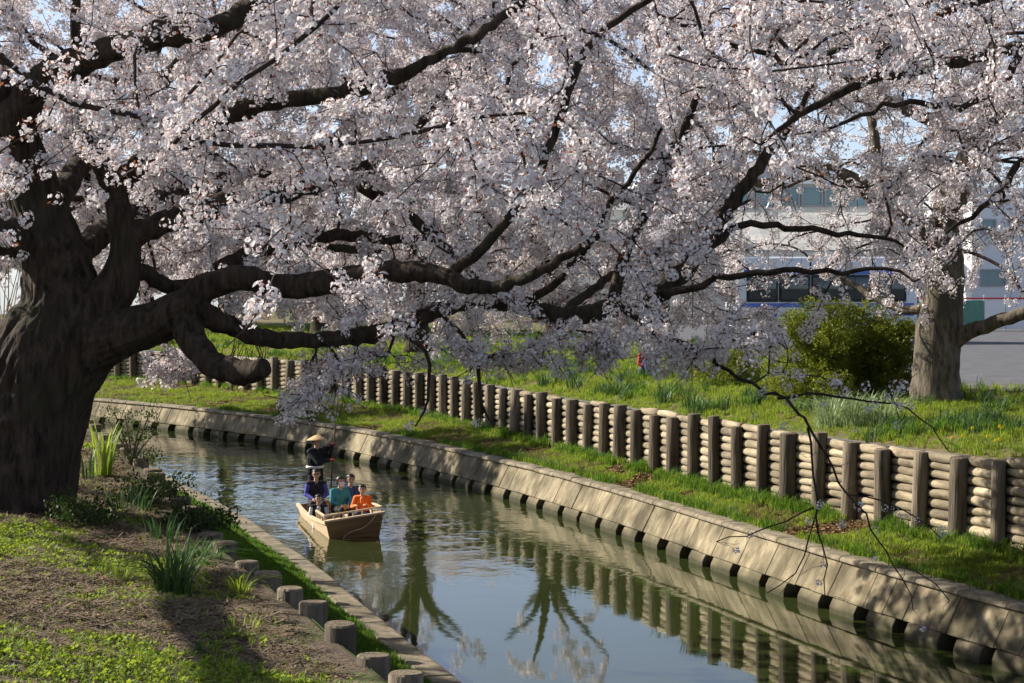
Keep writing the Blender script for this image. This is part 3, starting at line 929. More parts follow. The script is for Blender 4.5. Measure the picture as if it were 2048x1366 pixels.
for spec in (OLD,):
    for k, (nm, pp, ww) in enumerate(spec):
        big = max(ww) > 100
        P, r = limb_path(pp, ww, 28 if big else 6, .012 if not big else 0.0, 40 + k)
        mb = MB(); sides = 150 if big else (18 if r[0] > .1 else 8)
        if big:
            def ridged(i, a, P=P, r=r, k=k):
                out = np.empty(len(a)); rr = r[i]
                for j, t in enumerate(a):
                    v = Vector((math.cos(t) * rr * 5, math.sin(t) * rr * 5, i * .036 * 1.6 + k * 7))
                    g = 1 - abs(mnoise.noise(v)) * 2
                    v2 = Vector((math.cos(t) * rr * 15, math.sin(t) * rr * 15, i * .036 * 3))
                    out[j] = 1 + (.095 * g + .05 * mnoise.noise(v * .35) * 2 + .06 * (1 - 2 * abs(mnoise.noise(v2)))) * min(1, .5 / rr + .2)
                return out
            mb.tube(P, r, sides, 0, cap=True, disp=ridged)
        else:
            if r[0] > .09:
                P, r = limb_path(pp, ww, 12, .014, 40 + k)
                def rough(i, a, r=r, k=k):
                    rr = r[i]
                    return np.array([1 + (.10 * (1 - 2 * abs(mnoise.noise(Vector((math.cos(t) * rr * 9 + k, math.sin(t) * rr * 9, i * .083 * 2.2))))) + .16 * mnoise.noise(Vector((math.cos(t) * 1.1, math.sin(t) * 1.1 + k * 3, i * .083 * 1.3)))) for t in a])
                mb.tube(P, r, 32, 0, cap=True, disp=rough)
            else:
                mb.tube(P, r, sides, 0, cap=True, disp=bark_disp(40 + k, .08 if r[0] > .05 else .04))
        o = mb.build(nm, MAT['bark'], None, smooth=True)
        o.parent = old; o.matrix_parent_inverse = Matrix.Translation(-Vector(old.location))
        limbs.append((P, r))
print('limbs', len(limbs))

tr = np.random.default_rng(77)
sprig = MB(); sprig_pts = []
for P, r in limbs:
    if r[0] > .075 or r.max() > .09 or P[:, 1].max() > 30: continue
    low = P[:, 2] < 4.6
    for i in range(2, len(P)):
        if not low[i] or tr.random() > .8: continue
        for _ in range(int(tr.integers(1, 3))):
            d = tr.normal(0, 1, 3); d[2] = d[2] * .6 - .35; d /= np.linalg.norm(d); ln = tr.uniform(.08, .42)
            m1 = P[i] + d * ln * .5 + tr.normal(0, .02, 3); e = P[i] + d * ln + [0, 0, -.06 * ln] + tr.normal(0, .02, 3)
            sprig.tube([P[i], m1, e], [.0035, .0028, .0018], 3, 0, cap=False)
            if tr.random() < .30: sprig_pts.append(e); 
            if tr.random() < .10: sprig_pts.append(m1)
            if tr.random() < .5:
                d2 = d + tr.normal(0, .6, 3); d2 /= np.linalg.norm(d2); sprig.tube([m1, m1 + d2 * ln * .4], [.0025, .0016], 3, 0, cap=False)
# shoots on the broken limb
bl = [q for q in limbs if len(q[0])][4]
for k in range(26):
    i = int(tr.integers(len(bl[0]) // 2, len(bl[0]))); d = tr.normal(0, .5, 3); d[2] = abs(d[2]) + .7; d /= np.linalg.norm(d)
    a = bl[0][i] + d * bl[1][i] * .9; sprig.tube([a, a + d * tr.uniform(.05, .2), a + d * tr.uniform(.2, .38) + tr.normal(0, .05, 3)], [.005, .004, .002], 3, 0, cap=False)
o = sprig.build('hanging_twigs', MAT['twig'], None); o['kind'] = 'stuff'; o.parent = old; o.matrix_parent_inverse = Matrix.Translation(-Vector(old.location))
n_ = len(sprig_pts)
o = scatter('hanging_blossom', sprig_pts, tr.uniform(0, 6.28, (n_, 3)), tr.uniform(.6, 1.0, n_), tr.integers(0, 5, n_), BLOSSOM); o.parent = old; o.matrix_parent_inverse = Matrix.Translation(-Vector(old.location))
def ymax_old(px):
    return np.interp(px, [-400, 0, 120, 220, 300, 400, 520, 650, 760, 850, 1000, 1150, 1300, 1450, 1550, 1650, 1800, 1950, 2200],
                     [480, 500, 520, 520, 600, 590, 640, 650, 655, 665, 665, 670, 680, 675, 665, 640, 560, 520, 500])
def project(P):
    P = np.asarray(P)
    rel = P - np.array([0, 0, CAM_Z])
    c, s = math.cos(PITCH), math.sin(PITCH)
    f = rel[:, 1] * c - rel[:, 2] * s
    up = rel[:, 1] * s + rel[:, 2] * c
    return 1024 + F_PX * rel[:, 0] / f, 683 - F_PX * up / f, f
GAPS = [(1470, 1740, 340, 490, .20), (1540, 1860, 170, 300, .42), (1950, 2100, 280, 470, .22), (1480, 1830, 505, 620, .20), (1700, 2100, 580, 760, .28), (1560, 2100, -60, 180, .95), (1880, 2100, 480, 560, .4)]
def gap_prob(px, py):
    p = np.ones(len(px))
    for x0, x1, y0, y1, q in GAPS:
        inside = (px > x0) & (px < x1) & (py > y0) & (py < y1)
        p[inside] = np.minimum(p[inside], q)
    return p
rng = np.random.default_rng(3)
n_try = 11500
A = np.stack([rng.uniform(-14, 8.5, n_try), rng.uniform(12.5, 34.5, n_try), rng.uniform(3.2, 11.5, n_try)], 1)
px, py, f = project(A)
hd = np.hypot(A[:, 0] - gz[0], A[:, 1] - gz[1])
hmax = np.where(A[:, 0] > gz[0], 14.0, 8.5)
ok = (py < ymax_old(px)) & (hd < hmax) & (A[:, 2] < 11.8 - .025 * hd ** 2 * .6) & (px > -900)
ok &= rng.uniform(0, 1, n_try) < gap_prob(px, py) * np.interp(px, [1250, 1450], [1.0, .66])
ok &= rng.uniform(0, 1, n_try) < np.interp(f, [14, 19, 22, 24.5, 34], [.10, .20, .38, .75, .85])
ok &= ~((px > 1150) & (f < 26.8) & (rng.uniform(0, 1, n_try) < .55))
ok &= ~((py > 470) & (f < 23.2) & (px > 330) & (rng.uniform(0, 1, n_try) < .6))
ok &= ~((px < 330) & (py > 360) & (f < 24) & (rng.uniform(0, 1, n_try) < .75))
A = A[ok]
# out of the picture the crown goes on, a little thinner
px, py, f = project(A)
out = (py < -60) | (px < -80) | (px > 2130)
A = A[(~out) | (rng.uniform(0, 1, len(A)) < np.where(A[:, 1] < 19, .40, .45)) ]
extra = []
for (qx, qy, qd, sx, sy, nn) in [(648, 768, 24.2, 40, 26, 9), (592, 815, 24.3, 14, 22, 4), (625, 790, 24.3, 22, 16, 4), (700, 728, 24.2, 40, 18, 8), (340, 730, 26, 40, 24, 8), (760, 720, 25, 60, 25, 8),
                             (1500, 690, 25.5, 60, 30, 8), (1330, 715, 25, 60, 30, 4), (1190, 715, 25, 50, 32, 5), (1080, 705, 25.2, 60, 28, 5), (930, 700, 25.2, 60, 24, 5), (1410, 695, 25.4, 60, 30, 5), (1600, 760, 25, 40, 40, 3), (1760, 820, 24.6, 50, 30, 2), (1000, 730, 25, 80, 15, 8)]:
    for _ in range(nn):
        extra.append(at(qx + rng.normal(0, sx * .6), qy + rng.normal(0, sy * .6), qd + rng.normal(0, .5)))
A = np.vstack([A, extra])
def keep_old(P):
    px, py, f = project(P)
    k = rng.uniform(0, 1, len(P)) < gap_prob(px, py) ** .5
    k &= ~((py > ymax_old(px) + np.where((px > 850) & (px < 1450), 75, 25)) & (rng.uniform(0, 1, len(P)) < .75) & ~((px > 560) & (px < 760) & (py < np.interp(px, [560, 620, 650, 700], [850, 815, 770, 745]))) & ~((px > 280) & (px < 420) & (py > 690) & (py < 770)))
    k &= ~((px < 250) & (py > 560) & (f < 23.6))
    k &= ~((py > ymax_old(px) + 120) & (px < 1350) & ~((px > 560) & (px < 760) & (py < 850)) & ~((px > 280) & (px < 420) & (py < 770)))
    k &= ~near_thick(limbs, P, .055, .17, .8)
    return k
from mathutils import kdtree
def near_thick(lims, P, rmin, gap, prob):
    """blossom does not sit on thick wood"""
    nodes = [(p, r) for PP_, rr_ in lims for p, r in zip(PP_, rr_) if r > rmin]
    kd = kdtree.KDTree(len(nodes))
    for i, (p, r) in enumerate(nodes): kd.insert(p, i)
    kd.balance()
    out = np.zeros(len(P), bool)
    for i, q in enumerate(P):
        _, j, dist = kd.find(q)
        if dist < nodes[j][1] * 1.25 + gap and random.random() < prob: out[i] = True
    return out
crown, ncl = grow_and_dress(None, limbs, A, 11, BLOSSOM, 6, spacing=.078, sub=4, keep=keep_old, weights=[4, 4, 3.5, 3, 2.4, 1.8], max_len=3.4, size=1.08, tip=.0066)
for nm in ('twigs', 'crown'):
    for o in list(bpy.data.objects):
        if o.name.split('.')[0] == nm and o.parent is None and o.name in COL.objects:
            o.parent = old; o.matrix_parent_inverse = Matrix.Translation(-Vector(old.location))
print('old tree attractors', len(A), 'clusters', ncl)

# --- the grey cherry on the far lawn
DR = 40.0
right = empty('cherry_tree', tuple(at(1872, 795, DR)))
tag(right, 'grey cherry tree with pale sunlit trunk on the lawn above the log wall', 'tree')
RIGHT = [
 ('trunk', [(1872, 830, DR), (1872, 780, DR), (1873, 720, DR), (1876, 660, DR), (1886, 600, DR), (1890, 540, DR), (1885, 470, DR), (1900, 410, DR), (1930, 340, DR), (1958, 262, DR), (1975, 190, DR), (1990, 80, DR), (1995, -40, DR)], [116, 98, 90, 88, 78, 72, 66, 60, 52, 48, 36, 26, 14]),
 ('limb', [(1895, 690, DR), (1935, 664, DR - .3), (1990, 645, DR - .6), (2050, 626, DR - 1), (2130, 600, DR - 1.4), (2200, 540, DR - 1.6)], [40, 32, 28, 26, 22, 12]),
 ('limb', [(1885, 480, DR), (1830, 455, DR - .3), (1765, 412, DR - .6), (1710, 362, DR - .9), (1640, 340, DR - 1.2), (1560, 368, DR - 1.6), (1470, 362, DR - 2), (1400, 340, DR - 2.3)], [44, 40, 34, 32, 30, 22, 16, 7]),
 ('limb', [(1958, 265, DR), (1900, 255, DR - .6), (1840, 232, DR - 1), (1780, 202, DR - 1.5), (1720, 175, DR - 2), (1640, 110, DR - 2.5)], [38, 30, 26, 22, 16, 8]),
 ('limb', [(1960, 255, DR), (2010, 225, DR - .4), (2080, 190, DR - .8), (2140, 120, DR - 1)], [38, 34, 28, 14]),
 ('limb', [(1930, 345, DR), (1980, 300, DR + .5), (2048, 290, DR + 1), (2120, 270, DR + 1.4)], [30, 26, 20, 10]),
 ('limb', [(1750, 400, DR - .6), (1752, 300, DR - .2), (1735, 200, DR + .2), (1700, 90, DR + .6), (1690, 0, DR + .8)], [26, 20, 17, 13, 8]),
 ('limb', [(1890, 590, DR), (1830, 620, DR + .6), (1760, 600, DR + 1.2), (1690, 560, DR + 1.7), (1620, 540, DR + 2.2)], [26, 20, 16, 12, 6]),
]
limbsR = []
for k, (nm, pp, ww) in enumerate(RIGHT):
    P, r = limb_path(pp, ww, 6, .012, 140 + k)
    mb = MB(); mb.tube(P, r, 24 if nm == 'trunk' else 10, 0, cap=True, disp=bark_disp(140 + k, .08 if r[0] > .1 else .04))
    o = mb.build(nm, MAT['bark_grey'], None, smooth=True)
    o.parent = right; o.matrix_parent_inverse = Matrix.Translation(-Vector(right.location))
    limbsR.append((P, r))
n_try = 4200
A = np.stack([rng.uniform(2, 16, n_try), rng.uniform(32.5, 46, n_try), rng.uniform(4.6, 12, n_try)], 1)
px, py, f = project(A)
ok = (py < np.interp(px, [1250, 1450, 1700, 2100], [420, 560, 620, 640])) & (px > 1330) & (np.hypot(A[:, 0] - 8.8, A[:, 1] - 39.5) < 7.2)
ok &= rng.uniform(0, 1, n_try) < gap_prob(px, py) * .48
A = A[ok]
grow_and_dress(None, limbsR, A, 21, BLOSSOM, 6, spacing=.13, sub=3, weights=[3, 4, 4, 4, 3, 3], max_len=3.4, size=1.12, tip=.0075)
for nm in ('twigs', 'crown'):
    for o in list(bpy.data.objects):
        if o.name.split('.')[0] == nm and o.parent is None and o.name in COL.objects:
            o.parent = right; o.matrix_parent_inverse = Matrix.Translation(-Vector(right.location))
print('right tree', len(A))

# --- a cherry rooted beyond the frame whose branches reach in
third = empty('cherry_tree', (11.6, 29.6, 2.6))
tag(third, 'cherry tree rooted outside the frame, its dark branches crossing the upper corner', 'tree')
X3 = lambda x, y: 1024 + x / y * F_PX
THIRD = [
 ('trunk', [(X3(11.6, 29.6), 940, 29.6), (X3(11.6, 29.6), 850, 29.6), (X3(11.5, 29.5), 700, 29.5), (X3(11.2, 29.3), 500, 29.3), (X3(10.8, 29), 320, 29), (X3(10.3, 28.6), 180, 28.6)], [140, 110, 95, 88, 80, 66]),
 ('limb', [(X3(10.3, 28.6), 190, 28.6), (2260, 110, 27.8), (2150, 92, 27.4), (2048, 96, 27), (1900, 126, 26.6), (1745, 158, 26.2), (1680, 189, 26), (1600, 229, 25.8), (1520, 290, 25.6)], [64, 44, 34, 28, 25, 22, 18, 13, 6]),
 ('limb', [(2150, 92, 27.4), (2050, -10, 27), (1930, 8, 26.5), (1850, 48, 26.4), (1772, 92, 26.3), (1745, 150, 26.2)], [30, 26, 22, 20, 18, 16]),
 ('limb', [(1900, 126, 26.6), (1800, 75, 26.8), (1700, 90, 27), (1610, 125, 27.1), (1530, 108, 27.2), (1440, 78, 27.4), (1300, 22, 27.6)], [16, 14, 13, 12, 11, 9, 5]),
 ('limb', [(2048, 96, 27), (1980, 190, 26.6), (1900, 215, 26.4), (1800, 205, 26.2), (1700, 240, 26), (1620, 262, 25.9)], [18, 15, 13, 11, 8, 5]),
 ('limb', [(1600, 125, 27.1), (1545, 60, 27), (1520, 0, 27), (1500, -60, 27)], [10, 9, 8, 5]),
 ('limb', [(2200, 100, 27.6), (2100, 240, 26.8), (2040, 330, 26.4), (1960, 420, 26), (1880, 470, 25.8)], [26, 20, 15, 11, 6]),
]
limbs3 = []
for k, (nm, pp, ww) in enumerate(THIRD):
    P, r = limb_path(pp, ww, 6, .012, 240 + k)
    mb = MB(); mb.tube(P, r, 24 if nm == 'trunk' else 10, 0, cap=True, disp=bark_disp(240 + k, .08 if r[0] > .1 else .05))
    o = mb.build(nm, MAT['bark'], None, smooth=True); o.parent = third; o.matrix_parent_inverse = Matrix.Translation(-Vector(third.location))
    limbs3.append((P, r))
n_try = 2600
A = np.stack([rng.uniform(1.5, 16, n_try), rng.uniform(24, 32, n_try), rng.uniform(5.6, 10.5, n_try)], 1)
px, py, f = project(A)
ok = (py < np.interp(px, [1300, 1600, 1800, 2100], [120, 280, 330, 520])) & (px > 1250) & (rng.uniform(0, 1, n_try) < .21)
A = A[ok]
grow_and_dress(None, limbs3[1:], A, 31, BLOSSOM, 6, spacing=.17, sub=4, weights=[2, 3, 3, 4, 4, 4], max_len=3.0, size=1.08, tip=.0065)
for nm in ('twigs', 'crown'):
    for o in list(bpy.data.objects):
        if o.name.split('.')[0] == nm and o.parent is None and o.name in COL.objects:
            o.parent = third; o.matrix_parent_inverse = Matrix.Translation(-Vector(third.location))
print('third tree', len(A))

# --- the row of cherries farther up the far bank
def far_tree_proto(seed, height=6.2, spread=4.2, dens=430):
    rng = np.random.default_rng(seed)
    root = empty('cherry_tree')
    lim = []
    lean = rng.uniform(-.25, .25, 2)
    fork = rng.uniform(1.7, 2.3)
    P = np.array([[0, 0, -.3], [.03, 0, .3], [lean[0] * .5, lean[1] * .5, 1.1], [lean[0], lean[1], fork]])
    C, _ = curve(np.hstack([P, np.array([[.52], [.40], [.36], [.34]])]), 14)
    lim.append(('trunk', C[:, :3], C[:, 3]))
    top = C[-1, :3]
    nl = 6
    for k in range(nl):
        az = k * 2 * math.pi / nl + rng.uniform(-.4, .4)
        reach = spread * rng.uniform(.65, 1.0); rise = (height - fork) * rng.uniform(.45, .95)
        d = np.array([math.cos(az), math.sin(az), 0])
        pts = np.array([top - [0, 0, .25], top + d * reach * .2 + [0, 0, rise * .35], top + d * reach * .55 + [0, 0, rise * .62] + rng.normal(0, .15, 3), top + d * reach + [0, 0, rise * .85]])
        C, _ = curve(np.hstack([pts, np.array([[.22], [.17], [.11], [.04]])]), 18)
        lim.append(('limb', C[:, :3], C[:, 3]))
    for nm, P, r in lim:
        mb = MB(); mb.tube(P, r, 12, 0, cap=True, disp=bark_disp(seed, .07)); mb.build(nm, MAT['bark'], root, smooth=True)
    a = rng.normal(0, 1, (dens * 3, 3)); a /= np.linalg.norm(a, axis=1)[:, None]
    rad = rng.uniform(.25, 1, len(a)) ** .5
    A = a * rad[:, None] * np.array([spread * 1.05, spread * 1.05, (height - fork) * .62]) + np.array([0, 0, fork + (height - fork) * .62])
    nzv = np.array([mnoise.noise(Vector(q * .55 + seed)) for q in A])
    A = A[(nzv > -.12)][:dens]
    lw = [(P[4:], r[4:]) for nm, P, r in lim]
    b4 = set(bpy.data.objects)
    grow_and_dress(root, lw, A, seed + 5, BLOSSOM_FAR, 4, spacing=.16, sub=2, sublen=(.3, .6), tip=.006, max_len=3.0, spread=.09, step=.35)
    return root
protos = [far_tree_proto(60), far_tree_proto(61, 6.6, 4.6), far_tree_proto(62, 5.8, 3.9), far_tree_proto(63, 7.0, 2.4, 16)]
far_specs = [  # px, d, prototype, turn, scale, label
 (835, 69, 3, .4, 1.0, 'cherry tree behind the log wall, just beyond the standing boatman'),
 (640, 83, 1, 1.8, 1.0, 'cherry tree in the row up the far bank, above the broken limb'),
 (455, 90, 2, 3.1, 1.05, 'cherry tree in the row up the far bank, behind the arching limb'),
 (300, 95, 0, 5.0, 1.0, 'farthest cherry tree seen under the limb beside the massive trunk'),
 (1112, 72, 3, 2.2, .95, 'slender cherry tree behind the middle of the far lawn'),
 (120, 99, 1, 4.1, 1.0, 'cherry tree at the canal bend, hidden behind the massive trunk'),
 (940, 104, 1, .9, .95, 'cherry tree standing well back from the far bank lawn'),
 (1330, 98, 0, 3.6, .75, 'small cherry tree between the lawn and the blue-striped bus'),
]
far_specs += [(X3(-15.2, 57.5), 57.5, 1, 2.6, .95, 'cherry tree on the near bank beyond the massive trunk'), (X3(-20, 68), 68, 2, 5.4, 1.1, 'cherry tree on the near bank at the canal bend')]
used = set()
for (qx, d, k, rz, scl, lab) in far_specs:
    src = protos[k]
    if k not in used:
        root = src; used.add(k)
    else:
        root = src.copy(); COL.objects.link(root)
        for ch in list(src.children):
            c = ch.copy(); COL.objects.link(c); c.parent = root
    root.location = ((qx - 1024) * d / F_PX, d, 3.0)
    root.rotation_euler = (0, 0, rz); root.scale = (scl,) * 3
    tag(root, lab, 'tree', 'cherry trees along the far bank')

# ------------------------------------------------------------------ grass and litter
def tuft(seed, n, h, w, spread, m, lean=.5, seg=2):
    rr = random.Random(seed); mb = MB()
    for k in range(n):
        a = rr.uniform(0, 6.28); r = spread * math.sqrt(rr.random())
        bx, by = r * math.cos(a), r * math.sin(a)
        t = rr.uniform(0, 6.28); l = rr.uniform(.2, 1) * lean; hh = h * rr.uniform(.5, 1.1); ww = w * rr.uniform(.7, 1.2)
        dx, dy = math.cos(t), math.sin(t); ex, ey = -dy * ww / 2, dx * ww / 2
        m1 = (bx + dx * hh * l * .3, by + dy * hh * l * .3, hh * .6); m2 = (bx + dx * hh * l, by + dy * hh * l, hh * (1 - .25 * l))
        mb.add([(bx - ex, by - ey, -.01), (bx + ex, by + ey, -.01), (m1[0] + ex * .8, m1[1] + ey * .8, m1[2]), (m1[0] - ex * .8, m1[1] - ey * .8, m1[2]), m2], [(0, 1, 2, 3), (3, 2, 4)], 0)
    return mb.mesh('grass_tuft', m)
def leaf_litter_mesh(seed):
    rr = random.Random(seed); mb = MB()
    for k in range(4):
        x, y, a, l = rr.uniform(-.1, .1), rr.uniform(-.1, .1), rr.uniform(0, 6.28), rr.uniform(.03, .055)
        c, s_ = math.cos(a), math.sin(a)
        mb.add([(x, y, .012), (x + c * l - s_ * l * .3, y + s_ * l + c * l * .3, .03), (x + 2 * c * l, y + 2 * s_ * l, .015), (x + c * l + s_ * l * .3, y + s_ * l - c * l * .3, .008)], [(0, 1, 2, 3)], 0)
    return mb.mesh('dead_leaf', MAT['dead_leaf'])
def weed_mesh(seed, m):
    rr = random.Random(seed); mb = MB()
    for k in range(9):
        a = rr.uniform(0, 6.28); l = rr.uniform(.03, .07); e = rr.uniform(.1, .9)
        c, s_ = math.cos(a), math.sin(a); x, y = rr.uniform(-.03, .03), rr.uniform(-.03, .03); z0 = rr.uniform(.0, .04)
        p = np.array([x, y, z0]); d = np.array([c * math.cos(e), s_ * math.cos(e), math.sin(e)]); w = np.array([-s_, c, 0])
        mb.add([p, p + d * l * .5 + w * l * .32, p + d * l, p + d * l * .5 - w * l * .32], [(0, 1, 2, 3)], 0)
    return mb.mesh('weed', m)
def straw_mesh(seed):
    rr = random.Random(seed); mb = MB()
    for k in range(12):
        x, y, a, l = rr.uniform(-.09, .09), rr.uniform(-.09, .09), rr.uniform(0, 6.28), rr.uniform(.03, .09); w = rr.uniform(.003, .007)
        c, s_ = math.cos(a), math.sin(a); z = rr.uniform(.004, .02); z2 = rr.uniform(.004, .03)
        mb.add([(x - s_ * w, y + c * w, z), (x + s_ * w, y - c * w, z), (x + c * l + s_ * w * .6, y + s_ * l - c * w * .6, z2), (x + c * l - s_ * w * .6, y + s_ * l + c * w * .6, z2)], [(0, 1, 2, 3)], 0)
    return mb.mesh('straw', MAT['straw_litter'])
GR_FAR = variant_set('far_grass', [tuft(1, 16, .13, .013, .09, MAT['grass']), tuft(2, 14, .17, .013, .08, MAT['grass']), tuft(3, 14, .10, .012, .10, MAT['grass']), tuft(4, 10, .13, .011, .08, MAT['grass_dry']), leaf_litter_mesh(1), weed_mesh(4, MAT['grass']), tuft(31, 22, .34, .016, .10, MAT['strap_leaf'], .6), tuft(32, 24, .26, .014, .12, MAT['grass_dark'], .8)])
GR_NEAR = variant_set('near_grass', [weed_mesh(1, MAT['grass']), weed_mesh(2, MAT['grass']), tuft(7, 12, .07, .007, .05, MAT['grass']), tuft(8, 8, .07, .006, .05, MAT['grass_dry']), leaf_litter_mesh(5), tuft(9, 10, .12, .008, .05, MAT['grass']), straw_mesh(3), straw_mesh(4)])
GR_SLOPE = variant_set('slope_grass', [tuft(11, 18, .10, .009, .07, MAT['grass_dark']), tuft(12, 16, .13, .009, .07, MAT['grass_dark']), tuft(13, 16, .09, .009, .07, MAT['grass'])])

def scatter_bank(name, C, NN, S, OP, zf, s_range, o_range, n, choose, variants, label, ymin=10):
    rng = np.random.default_rng(len(name) * 7 + n)
    pts = []; idx = []; sc = []
    ss = rng.uniform(s_range[0], s_range[1], n)
    u = rng.uniform(0, 1, n)
    ii = np.interp(ss, S, np.arange(len(S)))
    for s, uu, fi in zip(ss, u, ii):
        i = int(fi); 
        if i >= len(C) - 1: continue
        f = fi - i
        c = C[i] * (1 - f) + C[i + 1] * f
        op = OP[i] if OP is not None else 0
        lo, hi = o_range(op); o = lo + (hi - lo) * uu
        x, y = c[0] + NN[i][0] * o, c[1] + NN[i][1] * o
        if y < ymin: continue
        q = 1024 + F_PX * x / y
        if q < -120 or q > 2170: continue
        r = choose(x, y, o, op, rng)
        if r is None: continue
        pts.append((x, y, zf(o, op, x, y))); idx.append(r[0]); sc.append(r[1])
    n = len(pts)
    rot = np.stack([rng.uniform(-.15, .15, n), rng.uniform(-.15, .15, n), rng.uniform(0, 6.28, n)], 1)
    o = scatter(name, pts, rot, sc, idx, variants)
    tag(o, label, 'grass', kind='stuff')
    print(name, n)
    return o

def far_choose(x, y, o, op, rng):
    n = vnoise(x, y, .55, 21) + .5 * vnoise(x, y, 1.8, 8)
    if o < op:
        if n < -.34:
            return (4, rng.uniform(.8, 1.4)) if rng.random() < .35 else ((3, .7) if rng.random() < .25 else None)
        k = rng.random()
        d_ = vnoise(x, y, .9, 71) + .5 * vnoise(x, y, 3.0, 27)
        if (op - o < .32 or o < .72) and k < .35: return (1 if k < .2 else 7, rng.uniform(.6, 1.3))       # long tufts at the feet of the posts and along the kerb
        if d_ < -.12:
            if k < .35: return (3, rng.uniform(.4, .9))
            if k < .55: return (4, rng.uniform(.5, 1.0))
            if k < .70: return None
        return (0 if k < .28 else 2 if k < .6 else 5 if k < .72 else 3 if k < .90 else 1 if k < .95 else 4, rng.uniform(.35, 1.15) * (.7 + .6 * max(0, n) + .35 * max(0, d_)))
    k = rng.random()
    m_ = vnoise(x, y, .8, 51) + .4 * vnoise(x, y, 2.4, 17)
    if m_ > .22 and k < .30: return (6 if k < .14 else 7, rng.uniform(.7, 1.25))
    return (0 if k < .4 else 1 if k < .62 else 2 if k < .86 else 3, rng.uniform(.6, 1.3) * (.8 + .5 * max(-.4, m_)))
sR = (s_of(RS, RC, 24), s_of(RS, RC, 82))
scatter_bank('grass', RC, RN, RS, OPOST, lambda o, op, x, y: far_z(o, op, x, y), sR, lambda op: (.58, op - .02), 46000, far_choose, GR_FAR, 'tufted grass and dead leaves on the slope below the log wall')
scatter_bank('grass', RC, RN, RS, OPOST, lambda o, op, x, y: far_z(o, op, x, y), sR, lambda op: (op + .26, op + 4.2), 22000, far_choose, GR_FAR, 'bright lawn grass along the top of the log wall')
scatter_bank('grass', RC, RN, RS, OPOST, lambda o, op, x, y: far_z(o, op, x, y), sR, lambda op: (op + 4.2, op + 12), 16000, lambda x, y, o, op, rng: None if (x > 8.6 and y > 43) else far_choose(x, y, o, op, rng), GR_FAR, 'lawn grass farther back round the grey tree')
sL = (s_of(LS, LC, 12), s_of(LS, LC, 46))
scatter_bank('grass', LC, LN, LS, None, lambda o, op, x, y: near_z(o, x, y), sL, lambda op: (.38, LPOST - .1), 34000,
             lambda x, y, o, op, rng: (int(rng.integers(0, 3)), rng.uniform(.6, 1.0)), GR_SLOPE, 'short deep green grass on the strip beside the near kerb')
def near_choose(x, y, o, op, rng):
    n = vnoise(x, y, .5, 31) + .6 * vnoise(x, y, 1.6, 12)
    q = o - LPOST
    n += .50 * (min(q, 5) - .75) / 2.6
    k = rng.random()
    if n < .12:
        if k < .07: return (4, rng.uniform(.3, .8))
        if k < .20: return (3, rng.uniform(.4, 1.0))
        if k < .27: return (0, rng.uniform(.3, .7))
        if k < .60: return (6 + int(k * 100) % 2, rng.uniform(.7, 1.4))
        return None
    if n < .45 and k < .45: return (6, rng.uniform(.7, 1.2)) if k < .15 else None
    return (0 if k < .55 else 1 if k < .75 else 2 if k < .9 else 3 if k < .95 else 5, rng.uniform(.35, .8))
scatter_bank('grass', LC, LN, LS, None, lambda o, op, x, y: near_z(max(o, LPOST + .01), x, y), (s_of(LS, LC, 9), s_of(LS, LC, 38)), lambda op: (LPOST + .3, LPOST + 9), 120000, near_choose, GR_NEAR, 'patchy clover and grass with bare soil on the near bank', ymin=9)

# ------------------------------------------------------------------ bushes and leafy plants
def leaf_clump(seed, n, l, m, R=.09):
    rr = np.random.default_rng(seed); mb = MB()
    for k in range(n):
        c = rr.normal(0, R * .55, 3); d = rr.normal(0, 1, 3); d[2] = abs(d[2]) * .6 + .1; d /= np.linalg.norm(d)
        a = np.cross(d, rr.normal(0, 1, 3)); a /= np.linalg.norm(a); ll = l * rr.uniform(.7, 1.3)
        mb.add([c, c + d * ll * .5 + a * ll * .28, c + d * ll, c + d * ll * .5 - a * ll * .28], [(0, 1, 2, 3)], 0)
    return mb.mesh('leaf_clump', m)
BUSH = variant_set('bush_leaves', [leaf_clump(i, 22, .05, MAT['bush_leaf']) for i in range(4)])
DARK_BUSH = variant_set('dark_leaves', [leaf_clump(10 + i, 14, .045, MAT['weed_leaf']) for i in range(3)])

def bush(base, rx, rz, n, label, variants, nv, seed, stems=9, size=1.0, name='bush'):
    rng = np.random.default_rng(seed)
    root = empty(name, tuple(base))
    tag(root, label, 'bush')
    mb = MB()
    pts = []
    lobes = []
    for k in range(stems):
        az = k * 2.4 + rng.uniform(-.3, .3); out = rx * rng.uniform(.25, .8); h = rz * rng.uniform(.55, 1.0)
        tip = np.array([math.cos(az) * out, math.sin(az) * out, h])
        P, _ = curve([(0, 0, -.05), tip * [.3, .3, .4], tip * [.7, .7, .75], tip], 7)
        mb.tube(P, np.linspace(.022, .006, 7), 5, 0, cap=False)
        lobes.append((tip, rng.uniform(.2, .5) * rx))
        lobes.append((tip * [.7, .7, .6], rng.uniform(.28, .42) * rx))
        lobes.append((tip * [1.15, 1.15, .22], rng.uniform(.26, .36) * rx))
    mb.build('stems', MAT['bush_stem'], root)
    per = n // len(lobes)
    for c, r in lobes:
        v = rng.normal(0, 1, (per, 3)); v /= np.linalg.norm(v, axis=1)[:, None]
        q = c + v * (rng.uniform(.25, 1, per) ** .5)[:, None] * r * np.array([1, 1, .8])
        pts.append(q[q[:, 2] > .03])
    pts = np.vstack(pts); m = len(pts)
    scatter('foliage', pts, rng.uniform(-1, 1, (m, 3)) * [.6, .6, 3.1], rng.uniform(.7, 1.3, m) * size, rng.integers(0, nv, m), variants, root)
    return root

